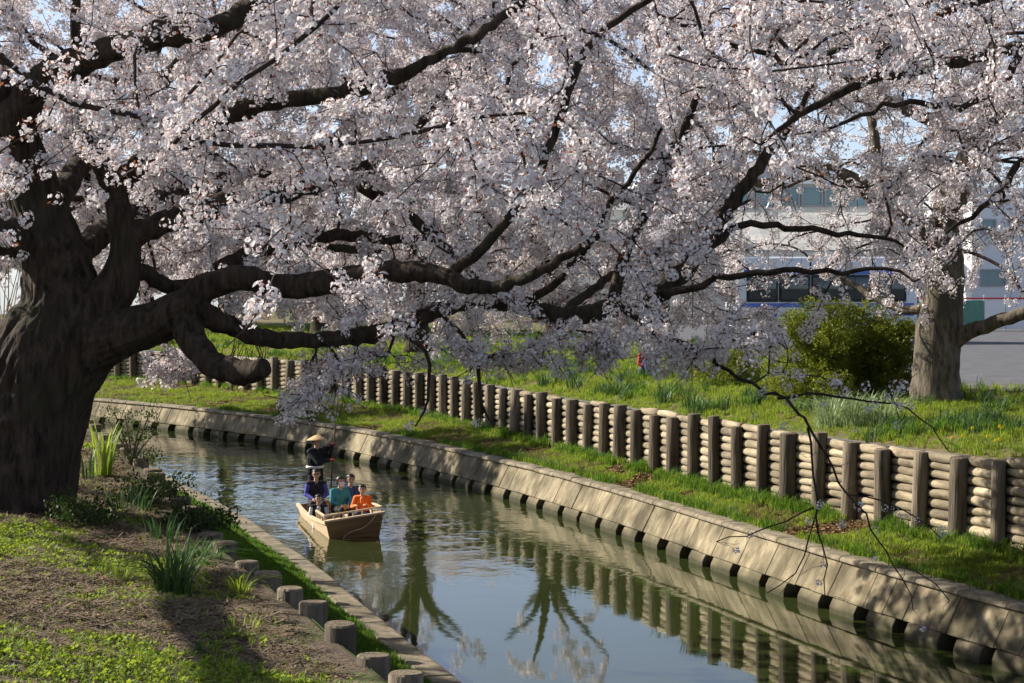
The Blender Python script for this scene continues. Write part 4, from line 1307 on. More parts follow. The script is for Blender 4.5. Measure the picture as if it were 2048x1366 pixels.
def far_ground(px, d, z=None):
    """a point on the far lawn at a pixel column and distance"""
    x = (px - 1024) * d / F_PX
    dd = np.hypot(RC[:, 0] - x, RC[:, 1] - d); i = int(dd.argmin())
    return np.array([x, d, far_z(dd[i], OPOST[i], x, d)])
def near_ground(px, d):
    x = (px - 1024) * d / F_PX
    dd = np.hypot(LC[:, 0] - x, LC[:, 1] - d); i = int(dd.argmin())
    return np.array([x, d, near_z(dd[i], x, d)])

bush(far_ground(1655, 42.3), 1.45, 1.95, 3000, 'tall yellow-green bush beside the pale tree trunk, nearer the bus', BUSH, 4, 1)
bush(far_ground(1775, 42.2), .95, 1.5, 1500, 'lower yellow-green bush touching the pale tree trunk', BUSH, 4, 2)
bush(far_ground(1575, 44.5), .85, 1.0, 700, 'small dark green bush behind the red-shirted sitter', BUSH, 4, 3)
bush(far_ground(1450, 48), 1.0, .8, 600, 'low green bush at the back of the far lawn', BUSH, 4, 4)

def strap_clump(base, n, h, lean, w, m, label, seed, spread=.12, name='leafy_clump', cat='plant', kind=None):
    rr = random.Random(seed); mb = MB()
    for k in range(n):
        a = rr.uniform(0, 6.28); r = spread * math.sqrt(rr.random()); t = a + rr.uniform(-.8, .8)
        hh = h * rr.uniform(.6, 1.15); l = lean * rr.uniform(.3, 1.2); ww = w * rr.uniform(.7, 1.2)
        b0 = Vector((r * math.cos(a), r * math.sin(a), -.03)); d = Vector((math.cos(t), math.sin(t), 0)); e = Vector((-d.y, d.x, 0)) * ww / 2
        seg = 6; vs = []; fs = []
        for i in range(seg + 1):
            u = i / seg
            p = b0 + d * hh * l * u * u + Vector((0, 0, hh * (u - .55 * l * u ** 3)))
            f = (1 - u ** 3) * .9 + .1
            vs += [p - e * f + d * .003, p + Vector((0, 0, -.12 * ww)), p + e * f + d * .003]
        for i in range(seg):
            q = i * 3
            fs += [(q, q + 1, q + 4, q + 3), (q + 1, q + 2, q + 5, q + 4)]
        mb.add(vs, fs)
    o = mb.build(name, m, None, smooth=True)
    o.location = tuple(base)
    tag(o, label, cat, kind=kind)
    return o

S = MAT['strap_leaf']; SP_ = MAT['strap_leaf_pale']; SW = MAT['sword_leaf']
strap_clump(near_ground(345, 17.9), 130, .66, .85, .020, S, 'large dark clump of long strap leaves on the near bank below the trunk', 1, .16)
strap_clump(near_ground(240, 18.3), 18, .30, .6, .016, MAT['sword_leaf'], 'small bright leaf tuft between the trunk and the large dark clump', 2, .06)
strap_clump(near_ground(478, 18.2), 48, .34, .8, .010, MAT['grass'], 'fine bright grassy tuft beside the short log posts', 3, .09)
strap_clump(near_ground(205, 28.6), 26, .85, .22, .05, SW, 'tall sunlit yellow-green sword leaves beside the dark trunk', 4, .16)
strap_clump(near_ground(170, 28.0), 12, .6, .35, .035, S, 'darker sword leaves half hidden behind the massive trunk', 14, .12)
strap_clump(near_ground(475, 16.1), 22, .15, .35, .012, SW, 'row of short pale sprouts on bare soil by the posts', 5, .16)
strap_clump(near_ground(400, 15.0), 20, .14, .7, .014, S, 'flat leafy weed on the bare soil of the near bank', 6, .05)
strap_clump(near_ground(452, 14.4), 26, .18, .7, .016, MAT['grass'], 'bright leafy weed low on the near bank by the picture edge', 7, .07)
strap_clump(near_ground(330, 21.5), 40, .36, .7, .02, S, 'dark leafy weed clump under the broken limb', 9, .22)
strap_clump(near_ground(400, 20.5), 40, .30, .8, .02, S, 'dark leafy weed clump beside the upper log posts', 10, .22)
strap_clump(near_ground(250, 24.5), 50, .40, .7, .022, S, 'dense dark weeds at the foot of the massive trunk', 11, .3)
for k, (qx, d, lab) in enumerate([(1660, 37.6, 'pale drooping strap-leaf clump above the log wall, by the bush'), (1712, 37.2, 'pale drooping strap-leaf clump in the middle of three above the wall'), (1765, 36.9, 'pale drooping strap-leaf clump nearest the grey tree')]):
    strap_clump(far_ground(qx, d), 110, .85, .85, .024, SP_, lab, 20 + k, .28)
for k, (qx, d, lab) in enumerate([(1385, 43.5, 'dark upright leaf clump above the log wall, before the sitter'), (1330, 45.5, 'green upright leaf clump beside the red-shirted sitter'), (1150, 51.5, 'bluish upright leaf clump above the middle of the log wall'), (1090, 53.5, 'smaller upright leaf clump above the middle of the log wall')]):
    strap_clump(far_ground(qx, d), 60, .55, .45, .022, S, lab, 30 + k, .22)
# daffodils dotting the lawn
mb = MB(); rr = random.Random(5)
for k in range(9):
    g = far_ground(rr.uniform(1900, 2060), rr.uniform(32.2, 33.6)); h = rr.uniform(.16, .26)
    mb.tube([g, g + [.01, 0, h]], .005, 4, 1, cap=False)
    for j in range(6):
        a = j * 1.047; c = g + [.01, -.01, h]
        mb.add([c, c + [.024 * math.cos(a - .4), -.01, .024 * math.sin(a - .4)], c + [.038 * math.cos(a), -.012, .038 * math.sin(a)], c + [.024 * math.cos(a + .4), -.01, .024 * math.sin(a + .4)]], [(0, 1, 2, 3)], 0)
o = mb.build('daffodils', [MAT['daffodil'], MAT['strap_leaf']]); tag(o, 'yellow daffodils dotted in the lawn above the nearest log posts', 'flowers', kind='stuff')
# dry canes behind the trunk
rr = np.random.default_rng(8)
g = near_ground(-10, 26.2)
root = empty('dry_shrub', tuple(g)); tag(root, 'bundle of pale dry canes behind the massive trunk at the picture edge', 'shrub')
for k in range(16):
    a = rr.uniform(0, 6.28); h = rr.uniform(2.0, 3.3); o_ = rr.uniform(.1, .7)
    t = np.array([math.cos(a) * o_ + .25, math.sin(a) * o_, h])
    P, _ = curve([(rr.normal(0, .1), rr.normal(0, .1), -.05), t * [.3, .3, .35] + rr.normal(0, .04, 3), t * [.6, .6, .7] + rr.normal(0, .05, 3), t], 9)
    mb = MB(); mb.tube(P, np.linspace(.016, .005, 9), 5, 0, cap=False)
    for j in range(3):
        q = P[int(rr.integers(3, 8))]; mb.tube([q, q + np.array([rr.normal(0, .2), rr.normal(0, .2), rr.uniform(.1, .4)])], [.006, .003], 4, 0, cap=False)
    mb.build('cane', MAT['dry_stem'], root, smooth=True)
# a leafless bushy weed growing by the water under the trunk
bush(near_ground(262, 30.5), .5, .85, 150, 'thin twiggy weed beside the sword leaves at the water edge', DARK_BUSH, 3, 12, stems=10, size=.8)
bush(near_ground(300, 25.5), .6, .26, 160, 'low leafy weeds between the trunk and the near kerb', DARK_BUSH, 3, 13, stems=8)
bush(near_ground(385, 23.0), .5, .24, 150, 'low leafy weeds hugging the upper log posts', DARK_BUSH, 3, 15, stems=8)
bush(near_ground(165, 22.2), .5, .28, 140, 'leafy weeds against the foot of the massive trunk', DARK_BUSH, 3, 16, stems=8)

# ------------------------------------------------------------------ the boat
YAW = math.radians(14.3)
BOAT_M = Matrix.Translation((-3.2, 40.9, 0)) @ Matrix.Rotation(YAW, 4, 'Z') @ Matrix.Rotation(math.radians(-7.5), 4, 'Y') @ Matrix.Rotation(math.radians(-1.6), 4, 'X')
boat = empty('wooden_boat'); boat.matrix_world = BOAT_M
tag(boat, 'square-bowed wooden punt carrying passengers, low in the canal water', 'boat')
def bpart(mb, name, m, parent=boat, smooth=False):
    o = mb.build(name, m, None, smooth); o.parent = parent; return o
BL = 4.5
def hull_pt(side, t, v):
    """side -1/+1, t along 0 bow..1 stern, v 0 bottom..1 gunwale"""
    wt = .60 + .05 * math.sin(t * math.pi) - .06 * t
    wb = .50 + .04 * math.sin(t * math.pi) - .05 * t
    y = BL * t - .16 * v * (1 - t) ** 3 + .24 * (1 - v) * (1 - t) ** 3
    return np.array([side * (wb + (wt - wb) * v), y, -.13 + (.55 - .05 * math.sin(t * math.pi)) * v])
for side in (-1, 1):
    hs = empty('hull_side', parent=boat)
    for v0, v1 in ((0, .46), (.475, .97)):
        mb = MB(); vs = []; k = 11
        for i in range(k):
            t = i / (k - 1)
            a = hull_pt(side, t, v0); c = hull_pt(side, t, v1); th = np.array([side * -.035, 0, 0])
            vs += [a, c, c + th, a + th]
        fs = [(0, 1, 2, 3), tuple(4 * (k - 1) + j for j in (3, 2, 1, 0))]
        for i in range(k - 1):
            for j in range(4): fs.append((4 * i + j, 4 * i + (j + 1) % 4, 4 * i + 4 + (j + 1) % 4, 4 * i + 4 + j))
        mb.add(vs, fs); o = mb.build('plank', MAT['boat_pale']); o.parent = hs
    mb = MB(); vs = []
    for i in range(11):
        t = i / 10; c = hull_pt(side, t, 1.0)
        for dx, dz in ((.022, -.03), (.022, .02), (-.055, .02), (-.055, -.03)): vs.append(c + np.array([side * dx, 0, dz]))
    fs = [(0, 1, 2, 3), (43, 42, 41, 40)]
    for i in range(10):
        for j in range(4): fs.append((4 * i + j, 4 * i + (j + 1) % 4, 4 * i + 4 + (j + 1) % 4, 4 * i + 4 + j))
    mb.add(vs, fs); o = mb.build('gunwale', MAT['boat_pale']); o.parent = hs
bowp = empty('bow_panel', parent=boat)
for v0, v1 in ((0, .33), (.34, .66), (.67, 1.04)):
    a0, a1, c1, c0 = hull_pt(-1, 0, v0), hull_pt(1, 0, v0), hull_pt(1, 0, v1), hull_pt(-1, 0, v1)
    th = np.array([0, .04, .01]); o_ = np.array([0, -.006, 0])
    mb = MB(); mb.add([a0 + o_, a1 + o_, c1 + o_, c0 + o_, a0 + th, a1 + th, c1 + th, c0 + th], [(0, 1, 2, 3), (7, 6, 5, 4), (0, 4, 5, 1), (1, 5, 6, 2), (2, 6, 7, 3), (3, 7, 4, 0)])
    o = mb.build('plank', MAT['boat_wood']); o.parent = bowp  # bow's shade is put into the colour: darker wood than the hull sides
mb = MB(); c = (hull_pt(-1, 0, 1.05) + hull_pt(1, 0, 1.05)) / 2
mb.box(c + [0, .0, .012], (1.27, .10, .035)); bpart(mb, 'bow_cap', MAT['boat_pale'])
mb = MB(); a, c = hull_pt(-1, 1, 0), hull_pt(1, 1, 1)
mb.box((0, BL - .02, .14), (1.04, .04, .52)); bpart(mb, 'stern_panel', MAT['boat_wood'])
for k in range(4):
    mb = MB(); mb.box((-.375 + k * .25, BL / 2 + .1, -.10), (.242, BL - .5, .03)); bpart(mb, 'floor_board', MAT['boat_pale'])
for y in (1.15, 2.1, 3.1):
    mb = MB(); mb.box((0, y, .20), (1.14, .26, .035)); bpart(mb, 'thwart', MAT['boat_pale'])
mb = MB(); mb.box((0, 4.08, .05), (1.02, .74, .03)); bpart(mb, 'stern_deck', MAT['boat_pale'])
rail = empty('railing', parent=boat)
rz_ = .56
rail_pts = [(-.57, 1.2), (-.59, -.04), (.59, -.04), (.57, 1.5)]
for i in range(3):
    a, c = np.array(rail_pts[i]), np.array(rail_pts[i + 1]); dlt = c - a; ln = np.linalg.norm(dlt); ang = math.atan2(dlt[1], dlt[0]); mid = (a + c) / 2
    mb = MB(); mb.box((mid[0], mid[1], rz_ + .002 * i), (ln + .04, .045, .03), rot=(0, 0, ang)); o = mb.build('top_rail', MAT['boat_pale']); o.parent = rail
    nb = 6 if i == 1 else 3
    for k in range(nb + (1 if i == 1 else 0)):
        q = a + dlt * (k / nb if i == 1 else (k + (0 if i == 0 else 1)) / nb)
        mb = MB(); mb.box((q[0], q[1], rz_ - .075), (.035, .035, .13)); o = mb.build('baluster', MAT['boat_pale']); o.parent = rail
P, _ = curve([(.50, -.17, .48), (.40, -.21, .40), (.30, -.20, .30), (.12, -.17, .20), (-.05, -.15, .18), (-.20, -.12, .12), (-.30, -.06, .02)], 20)
mb = MB(); mb.tube(P, .011, 6); bpart(mb, 'rope', MAT['rope'], smooth=True)
def boat_pt(x, y, z): return BOAT_M @ Vector((x, y, z))

# ------------------------------------------------------------------ people
def capsule(mb, p0, p1, r0, r1, m, n=10):
    p0, p1 = np.array(p0, float), np.array(p1, float)
    ax = p1 - p0; ln = np.linalg.norm(ax); ax = ax / (ln + 1e-9)
    path = []; rad = []
    for k in range(4):
        a = math.pi / 2 * (1 - k / 3.0); path.append(p0 - ax * r0 * math.sin(a)); rad.append(max(r0 * math.cos(a), 1e-3))
    for k in range(4):
        a = math.pi / 2 * (k / 3.0); path.append(p1 + ax * r1 * math.sin(a)); rad.append(max(r1 * math.cos(a), 1e-3))
    keep = [0]
    for k in range(1, 8):
        if np.linalg.norm(path[k] - path[keep[-1]]) > 1e-4: keep.append(k)
    P = np.array([path[k] for k in keep]); R = [rad[k] for k in keep]
    T = np.tile(ax, (len(P), 1))
    a = np.array([0, 0, 1.0]) if abs(ax[2]) < .9 else np.array([1.0, 0, 0])
    u = np.cross(ax, a); u /= np.linalg.norm(u); w = np.cross(ax, u)
    ang = np.arange(n) * 2 * math.pi / n
    vs = np.concatenate([P[i] + (np.cos(ang)[:, None] * u + np.sin(ang)[:, None] * w) * R[i] for i in range(len(P))])
    k = len(P); fs = [tuple(range(n - 1, -1, -1)), tuple((k - 1) * n + j for j in range(n))]
    for i in range(k - 1):
        for j in range(n): fs.append((i * n + j, i * n + (j + 1) % n, (i + 1) * n + (j + 1) % n, (i + 1) * n + j))
    mb.add(vs, fs, m)

def hand(caps, wrist, d, up, m, s=1.0, curl=.7, side=1):
    """palm, four unequal bent fingers and a thumb; d = pointing direction, up = back of the hand"""
    d = np.array(d, float); d /= np.linalg.norm(d); up = np.array(up, float); up -= d * up.dot(d); up /= np.linalg.norm(up)
    e = np.cross(d, up) * side; w = np.array(wrist, float)
    caps.append((w, w + d * .05 * s + e * .014 * s, .021 * s, .018 * s, m)); caps.append((w, w + d * .06 * s - e * .016 * s, .02 * s, .018 * s, m))
    for k, (off, ln) in enumerate(((.030, .066), (.010, .076), (-.010, .070), (-.030, .054))):
        b = w + d * .078 * s + e * off * s
        f1 = d * math.cos(curl * .6) - up * math.sin(curl * .6); f2 = d * math.cos(curl * 1.7) - up * math.sin(curl * 1.7)
        k1 = b + f1 * ln * .5 * s
        caps.append((b - d * .02 * s, k1, .0095 * s, .009 * s, m)); caps.append((k1, k1 + f2 * ln * .5 * s, .009 * s, .0075 * s, m))
    t0 = w + d * .02 * s + e * .025 * s; t1 = t0 + (d * .5 + e * .75 - up * .2) * .035 * s; t2 = t1 + (d * .8 + e * .2 - up * .5) * .03 * s
    caps.append((t0, t1, .012 * s, .011 * s, m)); caps.append((t1, t2, .010 * s, .008 * s, m))

def person(label, loc, rz, J, mats, hair='short', s=1.0, extras=(), head_turn=0.0, group=None, hands=('a', 'b'), glove=None, bulk=1.0):
    """J: joints in local axes (x to the person's left, facing -y). mats: skin, top, legs, sleeve, shoe"""
    mk = ['skin', mats['top'], mats['legs'], mats.get('sleeve', mats['top']), mats.get('front', mats['top']), glove or 'skin', 'dark_cloth']
    caps = []
    g = {k: np.array(v, float) * s for k, v in J.items()}
    pel, ch, nk, hd = g['pelvis'], g['chest'], g['neck'], g['head']
    for sx in (-1, 1):
        caps.append((pel + np.array([sx * .085, 0, 0]) * s, pel + np.array([sx * .06, 0, .10]) * s, .105 * s, .10 * s, 2))
        caps.append((pel + np.array([sx * .055, 0, .10]) * s, ch + np.array([sx * .075, .01, -.05]) * s, .105 * s, .115 * s, 1))
        caps.append((ch + np.array([sx * .075, 0, -.05]) * s, ch + np.array([sx * .115, .015, .06]) * s, .11 * s, .075 * s, 1))
        sh = g['shoulder' + ('L' if sx > 0 else 'R')]; el = g['elbow' + ('L' if sx > 0 else 'R')]; wr = g['wrist' + ('L' if sx > 0 else 'R')]
        caps.append((nk + np.array([0, .01, -.03]) * s, sh, .05 * s, .062 * s, 1))
        caps.append((sh, el, .058 * s, .046 * s, 3)); caps.append((el, wr, .046 * s, .033 * s, 3))
        d = wr - el; hand(caps, wr + d / np.linalg.norm(d) * .015, d + np.array([0, -.1, 0]) * s, (0, -.3, 1), 5, s * .95, .8, -sx)
        hp = pel + np.array([sx * .09, -.02, -.01]) * s; kn = g['knee' + ('L' if sx > 0 else 'R')]; an = g['ankle' + ('L' if sx > 0 else 'R')]
        caps.append((hp, kn, .088 * s, .062 * s, 2)); caps.append((kn, an, .06 * s, .042 * s, 2))
        caps.append((an + np.array([0, .02, -.035]) * s, an + np.array([0, -.14, -.05]) * s, .042 * s, .036 * s, 6))
    caps.append((ch + np.array([0, -.07, -.16]) * s, ch + np.array([0, -.06, .05]) * s, .06 * s, .055 * s, 4))
    caps.append((nk - np.array([0, 0, .04]) * s, hd - np.array([0, -.01, .05]) * s, .05 * s, .048 * s, 0))
    ht = Matrix.Rotation(head_turn, 3, 'Z')
    def H(x, y, z): 
        v = ht @ Vector((x, y, z)); return hd + np.array(v) * s
    caps.append((H(0, .012, .028), H(0, .004, .03), .092 * s, .088 * s, 0))
    caps.append((H(0, -.012, -.02), H(0, -.03, -.075), .074 * s, .044 * s, 0))
    caps.append((H(0, -.088, .01), H(0, -.104, -.022), .010 * s, .014 * s, 0))
    for sx in (-1, 1): caps.append((H(sx * .085, .012, .012), H(sx * .084, .016, -.018), .015 * s, .011 * s, 0))
    if bulk != 1: caps = [(p0, p1, r0 * (bulk if m in (1, 2, 3, 4) else 1), r1 * (bulk if m in (1, 2, 3, 4) else 1), m) for p0, p1, r0, r1, m in caps]
    mb = MB()
    for p0, p1, r0, r1, m in caps: capsule(mb, p0, p1, r0, r1, m)
    me = mb.mesh('body', [MAT[x] for x in mk])
    tmp = bpy.data.objects.new('tmp_body', me); COL.objects.link(tmp)
    md = tmp.modifiers.new('r', 'REMESH'); md.mode = 'VOXEL'; md.voxel_size = .0095 * max(s, .7); md.use_smooth_shade = True
    sm = tmp.modifiers.new('s', 'SMOOTH'); sm.factor = .5; sm.iterations = 2
    dg = bpy.context.evaluated_depsgraph_get()
    me2 = bpy.data.meshes.new_from_object(tmp.evaluated_get(dg))
    bpy.data.objects.remove(tmp)
    me2.materials.clear()
    for x in mk: me2.materials.append(MAT[x])
    n = len(me2.polygons); ctr = np.empty(n * 3, np.float32); me2.polygons.foreach_get('center', ctr); ctr = ctr.reshape(-1, 3)
    best = np.full(n, 1e9); mi = np.zeros(n, np.int32)
    for p0, p1, r0, r1, m in caps:
        p0, p1 = np.array(p0), np.array(p1); ax = p1 - p0; t = np.clip(((ctr - p0) @ ax) / (ax @ ax + 1e-12), 0, 1)
        q = np.linalg.norm(ctr - (p0 + t[:, None] * ax), axis=1) - (r0 + (r1 - r0) * t)
        b_ = q < best; best[b_] = q[b_]; mi[b_] = m
    me2.polygons.foreach_set('material_index', mi); me2.polygons.foreach_set('use_smooth', [True] * n)
    me2.name = 'person'
    o = bpy.data.objects.new('person', me2); COL.objects.link(o)
    o.location = loc; o.rotation_euler = (0, 0, rz)
    tag(o, label, 'person', group)
    # face
    for sx in (-1, 1):
        mb = MB(); capsule(mb, H(sx * .026, -.081, .022), H(sx * .040, -.076, .022), .0075 * s, .007 * s, 0, 8); mb.build('eye', MAT['eye'], o, smooth=True)
        mb = MB(); capsule(mb, H(sx * .020, -.089, .044), H(sx * .046, -.080, .046), .005 * s, .004 * s, 0, 6); mb.build('eyebrow', MAT['hair'], o, smooth=True)
    mb = MB(); capsule(mb, H(-.02, -.080, -.052), H(.02, -.080, -.052), .006 * s, .006 * s, 0, 8); mb.build('mouth', MAT['lip'], o, smooth=True)
    # hair: a shaped shell that leaves the face free
    mb = MB(); vs = []; fs = []; nu, nv = 28, 18; rr = random.Random(int(abs(loc[0]) * 1000))
    for j in range(nv + 1):
        ph = math.pi * j / nv
        for i in range(nu):
            th = 2 * math.pi * i / nu
            x, y, z = math.sin(ph) * math.sin(th), -math.sin(ph) * math.cos(th), math.cos(ph)
            front = -y
            low = -.40 if hair == 'short' else (-.75 if hair == 'bob' else -.9)
            edge = .50 + .12 * math.sin(7 * th + s * 9) if front > .35 else (low if front < -.05 else low + (front + .05) / .40 * (.50 - low))
            r = (1.15 if z > .3 else 1.09) + .04 * math.sin(9 * th + j) + rr.uniform(-.02, .02)
            if z < edge: r = .72
            drop = 1.0 if hair == 'short' else (1.25 if z < 0 else 1.0)
            vs.append(H(x * .091 * r, .006 + y * .099 * r, .025 + z * .100 * r * drop))
    for j in range(nv):
        for i in range(nu): fs.append((j * nu + i, j * nu + (i + 1) % nu, (j + 1) * nu + (i + 1) % nu, (j + 1) * nu + i))
    mb.add(vs, fs); mb.build('hair', MAT['hair'], o, smooth=True)
    if 'mask' in extras:
        mb = MB(); vs = []; fs = []
        for j in range(7):
            for i in range(9):
                a = (i - 4) / 4 * 1.15; z = .012 - j * .0165
                r = .098 - .006 * abs(j - 3) * .6
                vs.append(H(math.sin(a) * .080, -math.cos(a) * r - (.022 if i == 4 else .014 if abs(i - 4) == 1 else .0) * (1 if 0 < j < 5 else .3), z))
        for j in range(6):
            for i in range(8): fs.append((j * 9 + i, j * 9 + i + 1, j * 9 + i + 10, j * 9 + i + 9))
        mb.add(vs, fs); mb.build('face_mask', MAT['white_cloth'], o, smooth=True)
    if 'glasses' in extras:
        mb = MB()
        for sx in (-1, 1):
            P = [H(sx * .034 + .024 * math.cos(t), -.098, .020 + .019 * math.sin(t)) for t in np.linspace(0, 2 * math.pi, 15)]
            mb.tube(P, .0028 * s, 5, 0, cap=False)
            mb.tube([H(sx * .058, -.096, .024), H(sx * .088, -.03, .022), H(sx * .088, .015, .02)], .0028 * s, 5)
        mb.tube([H(-.010, -.100, .022), H(.010, -.100, .022)], .0028 * s, 5); mb.build('glasses', MAT['eye'], o)
    if 'hat' in extras:
        mb = MB(); vs = []; k = 36; prof = [(.0, .115), (.05, .108), (.11, .078), (.17, .045), (.225, .012), (.228, .004), (.215, .006), (.15, .036), (.08, .07)]
        for r, z in prof:
            for i in range(k):
                a = 2 * math.pi * i / k; rr_ = max(r, .002) * (1 + .012 * math.sin(a * 18))
                vs.append(H(rr_ * math.cos(a), .0 + rr_ * math.sin(a) , .055 + z + .10 * rr_ * math.sin(a) * -.3))
        fs = []
        for j in range(len(prof) - 1):
            for i in range(k): fs.append((j * k + i, j * k + (i + 1) % k, (j + 1) * k + (i + 1) % k, (j + 1) * k + i))
        mb.add(vs, fs); mb.build('straw_hat', MAT['straw'], o, smooth=True)
        mb = MB()
        for sx in (-1, 1): mb.tube([H(sx * .088, -.01, .06), H(sx * .080, -.03, -.03), H(sx * .02, -.055, -.105)], .004, 5)
        mb.build('chin_strap', MAT['dark_cloth'], o)
    if 'collar' in extras:
        mb = MB()
        for sx in (-1, 1): mb.tube([nk + np.array([sx * .05, .01, .02]) * s, nk + np.array([sx * .035, -.065, -.03]) * s, ch + np.array([0, -.125, -.06]) * s], [.014 * s, .016 * s, .012 * s], 6)
        mb.build('collar', MAT['white_cloth'], o, smooth=True)
    if 'sash' in extras:
        mb = MB(); k = 24
        P = [pel + np.array([.20 * math.cos(t), .155 * math.sin(t), .10]) * s for t in np.linspace(0, 2 * math.pi, k)]
        mb.tube(P, .03 * s, 6, 0, cap=False); mb.build('sash', MAT['white_cloth'], o, smooth=True)
    if 'bag' in extras:
        mb = MB(); capsule(mb, (-.08 * s, -.26 * s, .13 * s), (.08 * s, -.26 * s, .13 * s), .075 * s, .075 * s, 0, 12); mb.build('lap_bag', MAT['yellow_cloth'], o, smooth=True)
    return o

def sit(lean=0.0, feet=-.36, arms='lap', reach=.42):
    J = dict(pelvis=(0, 0, .09), chest=(0, -.03 - lean, .42), neck=(0, -.05 - lean * 1.3, .56), head=(0, -.075 - lean * 1.5, .70),
             shoulderL=(.175, -.03 - lean, .50), shoulderR=(-.175, -.03 - lean, .50),
             kneeL=(.12, -reach, .10), kneeR=(-.12, -reach, .10), ankleL=(.12, -reach - .06, feet + .09), ankleR=(-.12, -reach - .06, feet + .09))
    if arms == 'lap': J.update(elbowL=(.235, -.10 - lean, .27), elbowR=(-.235, -.10 - lean, .27), wristL=(.09, -.27 - lean, .20), wristR=(-.09, -.27 - lean, .20))
    elif arms == 'raised': J.update(elbowL=(.25, -.12 - lean, .28), elbowR=(-.25, -.12, .28), wristL=(.16, -.34, .36), wristR=(-.12, -.34, .34))
    elif arms == 'down': J.update(elbowL=(.22, -.04 - lean, .24), elbowR=(-.22, -.04 - lean, .24), wristL=(.17, -.22, .12), wristR=(-.17, -.22, .12))
    return J
def seat_at(px, d, py, headz):
    """where a sitter's seat is when the head centre is seen at a pixel"""
    p = at(px, py, d); return (p[0], p[1], p[2] - headz)
G = None
person('passenger in violet-blue open jacket and glasses, sitting farthest back before the boatman', seat_at(632, 43.95, 948, .71), .18, sit(0.0, -.34, 'lap'), dict(top='dark_cloth', sleeve='violet_cloth', legs='dark_cloth', front='dark_cloth'), extras=('glasses',))
person('small child in dark vest over white shirt, sitting low at the boat side', seat_at(637, 42.85, 997, .71 * .82), .10, sit(.02, -.10, 'lap', .26), dict(top='dark_cloth', sleeve='white_cloth', legs='white_cloth', front='white_cloth'), hair='bob', s=.82)
person('passenger in teal jacket wearing a white face mask, turned towards the child in orange', seat_at(676, 42.75, 962, .71 * .95), .55, sit(.04, -.34, 'lap'), dict(top='teal_cloth', legs='dark_cloth'), hair='bob', s=.95, extras=('mask', 'bag'), head_turn=.1)
person('passenger in dark navy patterned top, half hidden behind the teal jacket', seat_at(699, 43.35, 958, .71 * .97), .35, sit(0.02, -.34, 'down'), dict(top='navy_cloth', legs='jeans'), s=.97)
person('child in bright orange sweatshirt sitting nearest the bow', seat_at(726, 42.05, 978, .71 * .86), -.12, sit(.02, -.34, 'raised'), dict(top='orange_cloth', legs='jeans'), s=.86)
hb = at(631, 885, 44.55)
feet_z = 1.60
JB = dict(pelvis=(0, .02, .93), chest=(0, .0, 1.27), neck=(0, -.02, 1.43), head=(0, -.04, 1.57), shoulderL=(.185, -.01, 1.37), shoulderR=(-.185, .0, 1.37),
          elbowL=(.30, -.14, 1.17), elbowR=(-.20, -.26, 1.14), wristL=(.13, -.36, 1.50), wristR=(-.02, -.40, 1.20),
          kneeL=(.11, -.05, .50), kneeR=(-.11, .0, .50), ankleL=(.13, .03, .09), ankleR=(-.13, .06, .09))
bm_loc = (hb[0], hb[1], hb[2] - 1.57)
boatman = person('standing boatman in black with conical straw hat and red gloves, holding a pole', bm_loc, .95, JB, dict(top='black_cloth', legs='black_cloth'), extras=('hat', 'sash'), glove='red_cloth', head_turn=-.2, bulk=1.28)
rot = Matrix.Rotation(.95, 3, 'Z')
w1 = Vector(bm_loc) + rot @ Vector((.10, -.45, 1.50)); w2 = Vector(bm_loc) + rot @ Vector((.0, -.47, 1.22))
dirp = (w1 - w2).normalized() * .35 + Vector((0.02, 0, 1)) * .65; dirp.normalize()
P = [tuple(w1 + dirp * t) for t in np.linspace(1.15, -2.4, 14)]
mb = MB(); mb.tube(P, np.linspace(.014, .019, 14), 8)
o = mb.build('punt_pole', MAT['dark_bamboo'], smooth=True); tag(o, 'long dark punting pole held upright by the boatman', 'pole')

# the sitter on the far lawn
g = far_ground(1291, 52.0)
person('person in red top sitting on the grass above the log wall', (g[0], g[1], g[2] + .10), .3, {**sit(.05, -.14, 'lap', .40), 'kneeL': (.14, -.36, .36), 'kneeR': (-.14, -.36, .36), 'ankleL': (.13, -.55, .0), 'ankleR': (-.13, -.55, .0)}, dict(top='red_cloth', legs='jeans'), s=1.0)

# ------------------------------------------------------------------ beyond the lawn: bus, buildings, fence
def rounded_box(c, d, bev, seg, mname, m):
    mb = MB(); mb.box((0, 0, 0), d); me = mb.mesh(mname, m); bevel_mesh(me, bev, seg); me.transform(Matrix.Translation(c)); me.polygons.foreach_set('use_smooth', [True] * len(me.polygons)); return me
bd = 70.0
bus = empty('minibus', ((1640 - 1024) * bd / F_PX, bd, 3.08), .10)
tag(bus, 'white minibus with blue stripes parked beyond the bushes', 'bus')
BLn, BW, BH = 6.4, 2.1, 2.95
link('body', rounded_box((0, 0, .35 + (BH - .35) / 2), (BLn, BW, BH - .35), .22, 4, 'body', MAT['bus_white']), bus)
mb = MB(); mb.box((0, -BW / 2 - .008, 2.42), (BLn - .5, .03, .16)); mb.build('roof_stripe', MAT['bus_blue'], bus)
mb = MB(); mb.box((0, -BW / 2 - .008, 1.28), (BLn - .3, .03, .14)); mb.build('side_stripe', MAT['bus_blue'], bus)
mb = MB(); mb.box((.1, -BW / 2 - .008, .95), (BLn - .5, .03, .07)); mb.build('side_stripe', MAT['bus_blue'], bus)
for k in range(5):
    w = link('window', None if False else rounded_box((0, 0, 0), (1.02, .05, .86), .06, 2, 'window', MAT['bus_glass']), bus); w.location = (-2.3 + k * 1.13, -BW / 2 - .012, 1.86)
    mb = MB()
    for sx in (-.53, .53): mb.box((sx, 0, 0), (.03, .06, .90))
    for sz in (-.45, .45): mb.box((0, 0, sz), (1.03, .06, .03))
    f_ = mb.build('frame', MAT['tyre'], w)
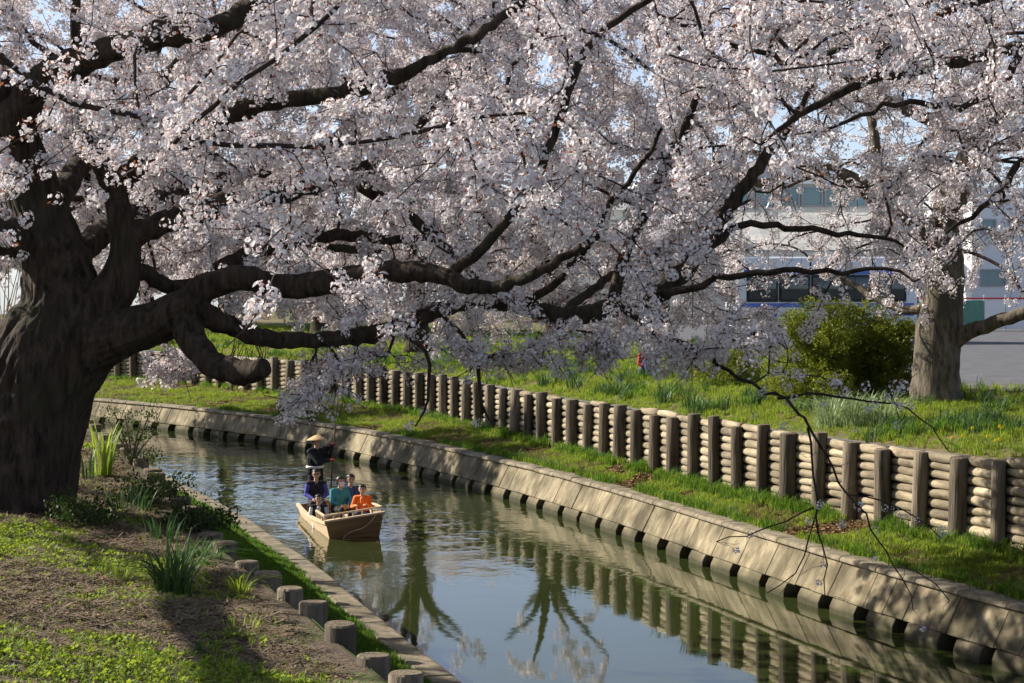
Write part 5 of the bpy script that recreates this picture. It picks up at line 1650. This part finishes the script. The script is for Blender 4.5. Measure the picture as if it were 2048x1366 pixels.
ws = link('windscreen', rounded_box((-BLn / 2 - .004, 0, 1.85), (.06, 1.8, 1.0), .028, 1, 'windscreen', MAT['bus_glass']), bus)
rw = link('rear_window', rounded_box((BLn / 2 + .004, 0, 1.9), (.06, 1.6, .7), .028, 1, 'rear_window', MAT['bus_glass']), bus)
for x in (-2.0, 1.9):
    for sy in (-1, 1):
        mb = MB(); mb.tube([(x, sy * (BW / 2 - .22), .40), (x, sy * (BW / 2 + .02), .40)], .40, 20); w = mb.build('wheel', MAT['tyre'], bus)
        mb = MB(); mb.tube([(x, sy * (BW / 2 - .1), .40), (x, sy * (BW / 2 + .035), .40)], .23, 16); mb.build('rim', MAT['steel'], w)
for sy in (-.75, .75):
    mb = MB(); mb.box((-BLn / 2 - .01, sy, .85), (.05, .3, .18)); mb.build('headlight', MAT['wall_white'], bus)
    mb = MB(); mb.box((BLn / 2 + .01, sy, .95), (.05, .14, .36)); mb.build('tail_light', MAT['lamp_red'], bus)
mb = MB(); mb.box((-BLn / 2 - .18, -1.08, 1.95), (.10, .18, .34)); mb.tube([(-BLn / 2 + .02, -.98, 2.25), (-BLn / 2 - .18, -1.08, 2.1)], .02, 6); mb.build('mirror', MAT['tyre'], bus)

def building(name, label, x0, x1, d, z0, z1, depth, wallm, wins, roof=None, roofm=None):
    """a box of walls at distance d with built windows; wins: (px0, px1, py0, py1) on its front"""
    root = empty(name, ((x0 + x1) / 2 * 1.0, d, z0)); tag(root, label, 'building')
    W = x1 - x0
    mb = MB(); mb.box((0, depth / 2, (z1 - z0) / 2), (W, depth, z1 - z0)); mb.build('wall', wallm, root)
    mb = MB(); mb.box((0, depth / 2, z1 - z0 + .15), (W + .5, depth + .5, .3)); rf = mb.build('roof', roofm or MAT['wall_white'], root)
    if roof: 
        mb = MB(); mb.box((roof[0], depth / 2, z1 - z0 + .3 + roof[2] / 2), (roof[1], depth * .6, roof[2])); mb.build('roof_block', MAT['roof_grey'], rf)
    for (a0, a1, b0, b1) in wins:
        p0 = at(a0, b1, d); p1 = at(a1, b0, d)
        cx, cz = (p0[0] + p1[0]) / 2 - (x0 + x1) / 2, (p0[2] + p1[2]) / 2 - z0; w, h = p1[0] - p0[0], p1[2] - p0[2]
        mb = MB()
        for sx in (-1, 1): mb.box((cx + sx * w / 2, -.06, cz), (.09, .14, h + .09))
        for sz in (-1, 1): mb.box((cx, -.06, cz + sz * h / 2), (w - .092, .14, .09))
        wf = mb.build('window', MAT['frame_grey'], root)
        mb = MB(); mb.box((cx, -.02, cz), (w - .09, .06, h - .09)); mb.build('pane', MAT['glass_far'], wf)
    return root
X = lambda px, d: (px - 1024) * d / F_PX
Zp = lambda py, d: at(1024, py, d)[2]
wins = [(1512 + k * 46, 1552 + k * 46, 374, 412) for k in range(7)] + [(1330 + k * 44, 1368 + k * 44, 374, 412) for k in range(4)] + [(1500 + k * 60, 1535 + k * 60, 470, 500) for k in range(5)]
bd1 = building('hall_building', 'long cream building with a grey ribbon of windows under its roof', X(1290, 112), X(1850, 112), 112, 3.0, Zp(368, 112), 12, MAT['wall_cream'], wins, roof=(-1.0, 5, 1.1))
building('white_building', 'white box building with one low window at the picture edge', X(1943, 100), X(2120, 100), 100, 3.0, Zp(388, 100), 9, MAT['wall_white'], [(1962, 1990, 440, 466), (2020, 2060, 440, 466), (1962, 2010, 540, 570)])
building('glass_building', 'narrow grey building with tall teal glazing beside the white box building', X(1880, 106), X(1940, 106), 106, 3.0, Zp(330, 106), 8, MAT['wall_grey'], [(1890, 1912, 350, 430), (1916, 1936, 350, 430), (1890, 1912, 445, 520), (1916, 1936, 445, 520)])
building('grey_house', 'low grey building behind the blossom beyond the car park', X(1080, 125), X(1270, 125), 125, 3.0, Zp(420, 125), 10, MAT['wall_grey'], [(1100 + k * 45, 1130 + k * 45, 440, 470) for k in range(4)])
p = at(1748, 468, 111.5)
mb = MB(); mb.box((0, -.06, 0), (.5, .10, .42)); mb.tube([(0, .06, 0), (0, .2, 0)], .04, 6); me = mb.mesh('wall_sign', MAT['yellow_paint']); bevel_mesh
o = link('wall_sign', me); o.location = (p[0], 111.7, p[2]); tag(o, 'small plain yellow sign on the cream building wall', 'sign')
# site fence of white panels with a red rail
fc = empty('panel_fence', (X(1990, 84), 84, 3.08)); tag(fc, 'pale panel fence with a red rail along the back of the car park', 'fence')
for k in range(9):
    mb = MB(); mb.box((-3.6 + k * .9, 0, .65), (.86, .04, 1.2)); mb.build('panel', MAT['wall_white'] if k % 3 else MAT['net_green'], fc)
    mb = MB(); mb.tube([(-4.06 + k * .9, .03, 0), (-4.06 + k * .9, .03, 1.5)], .03, 8); mb.build('post', MAT['steel'], fc)
mb = MB(); mb.box((0, -.04, 1.34), (8.2, .05, .07)); mb.build('rail', MAT['red_paint'], fc)

shed = empty('shed', (X(1615, 98), 98, 3.06)); tag(shed, 'open shed with a broad pale sheet roof behind the minibus', 'shed')
for k in range(12):
    x0_ = X(1440, 98) - X(1615, 98) + k * (X(1800, 98) - X(1440, 98)) / 12; w_ = (X(1800, 98) - X(1440, 98)) / 12
    mb = MB(); z0_, z1_ = Zp(500, 96) - 3.06, Zp(425, 104) - 3.06
    mb.add([(x0_, -2, z0_), (x0_ + w_ * .97, -2, z0_), (x0_ + w_ * .97, 6, z1_), (x0_, 6, z1_), (x0_, -2, z0_ - .08), (x0_ + w_ * .97, -2, z0_ - .08), (x0_ + w_ * .97, 6, z1_ - .08), (x0_, 6, z1_ - .08)],
           [(0, 1, 2, 3), (7, 6, 5, 4), (0, 4, 5, 1), (1, 5, 6, 2), (2, 6, 7, 3), (3, 7, 4, 0)])
    mb.build('roof_sheet', MAT['sheet_pale'], shed)
for k in range(5):
    x_ = X(1440, 98) - X(1615, 98) + .2 + k * (X(1800, 98) - X(1440, 98) - .4) / 4
    mb = MB(); mb.box((x_, -1.8, (Zp(500, 96) - 3.1) / 2 - .02), (.16, .16, Zp(500, 96) - 3.16)); mb.build('post', MAT['steel'], shed)
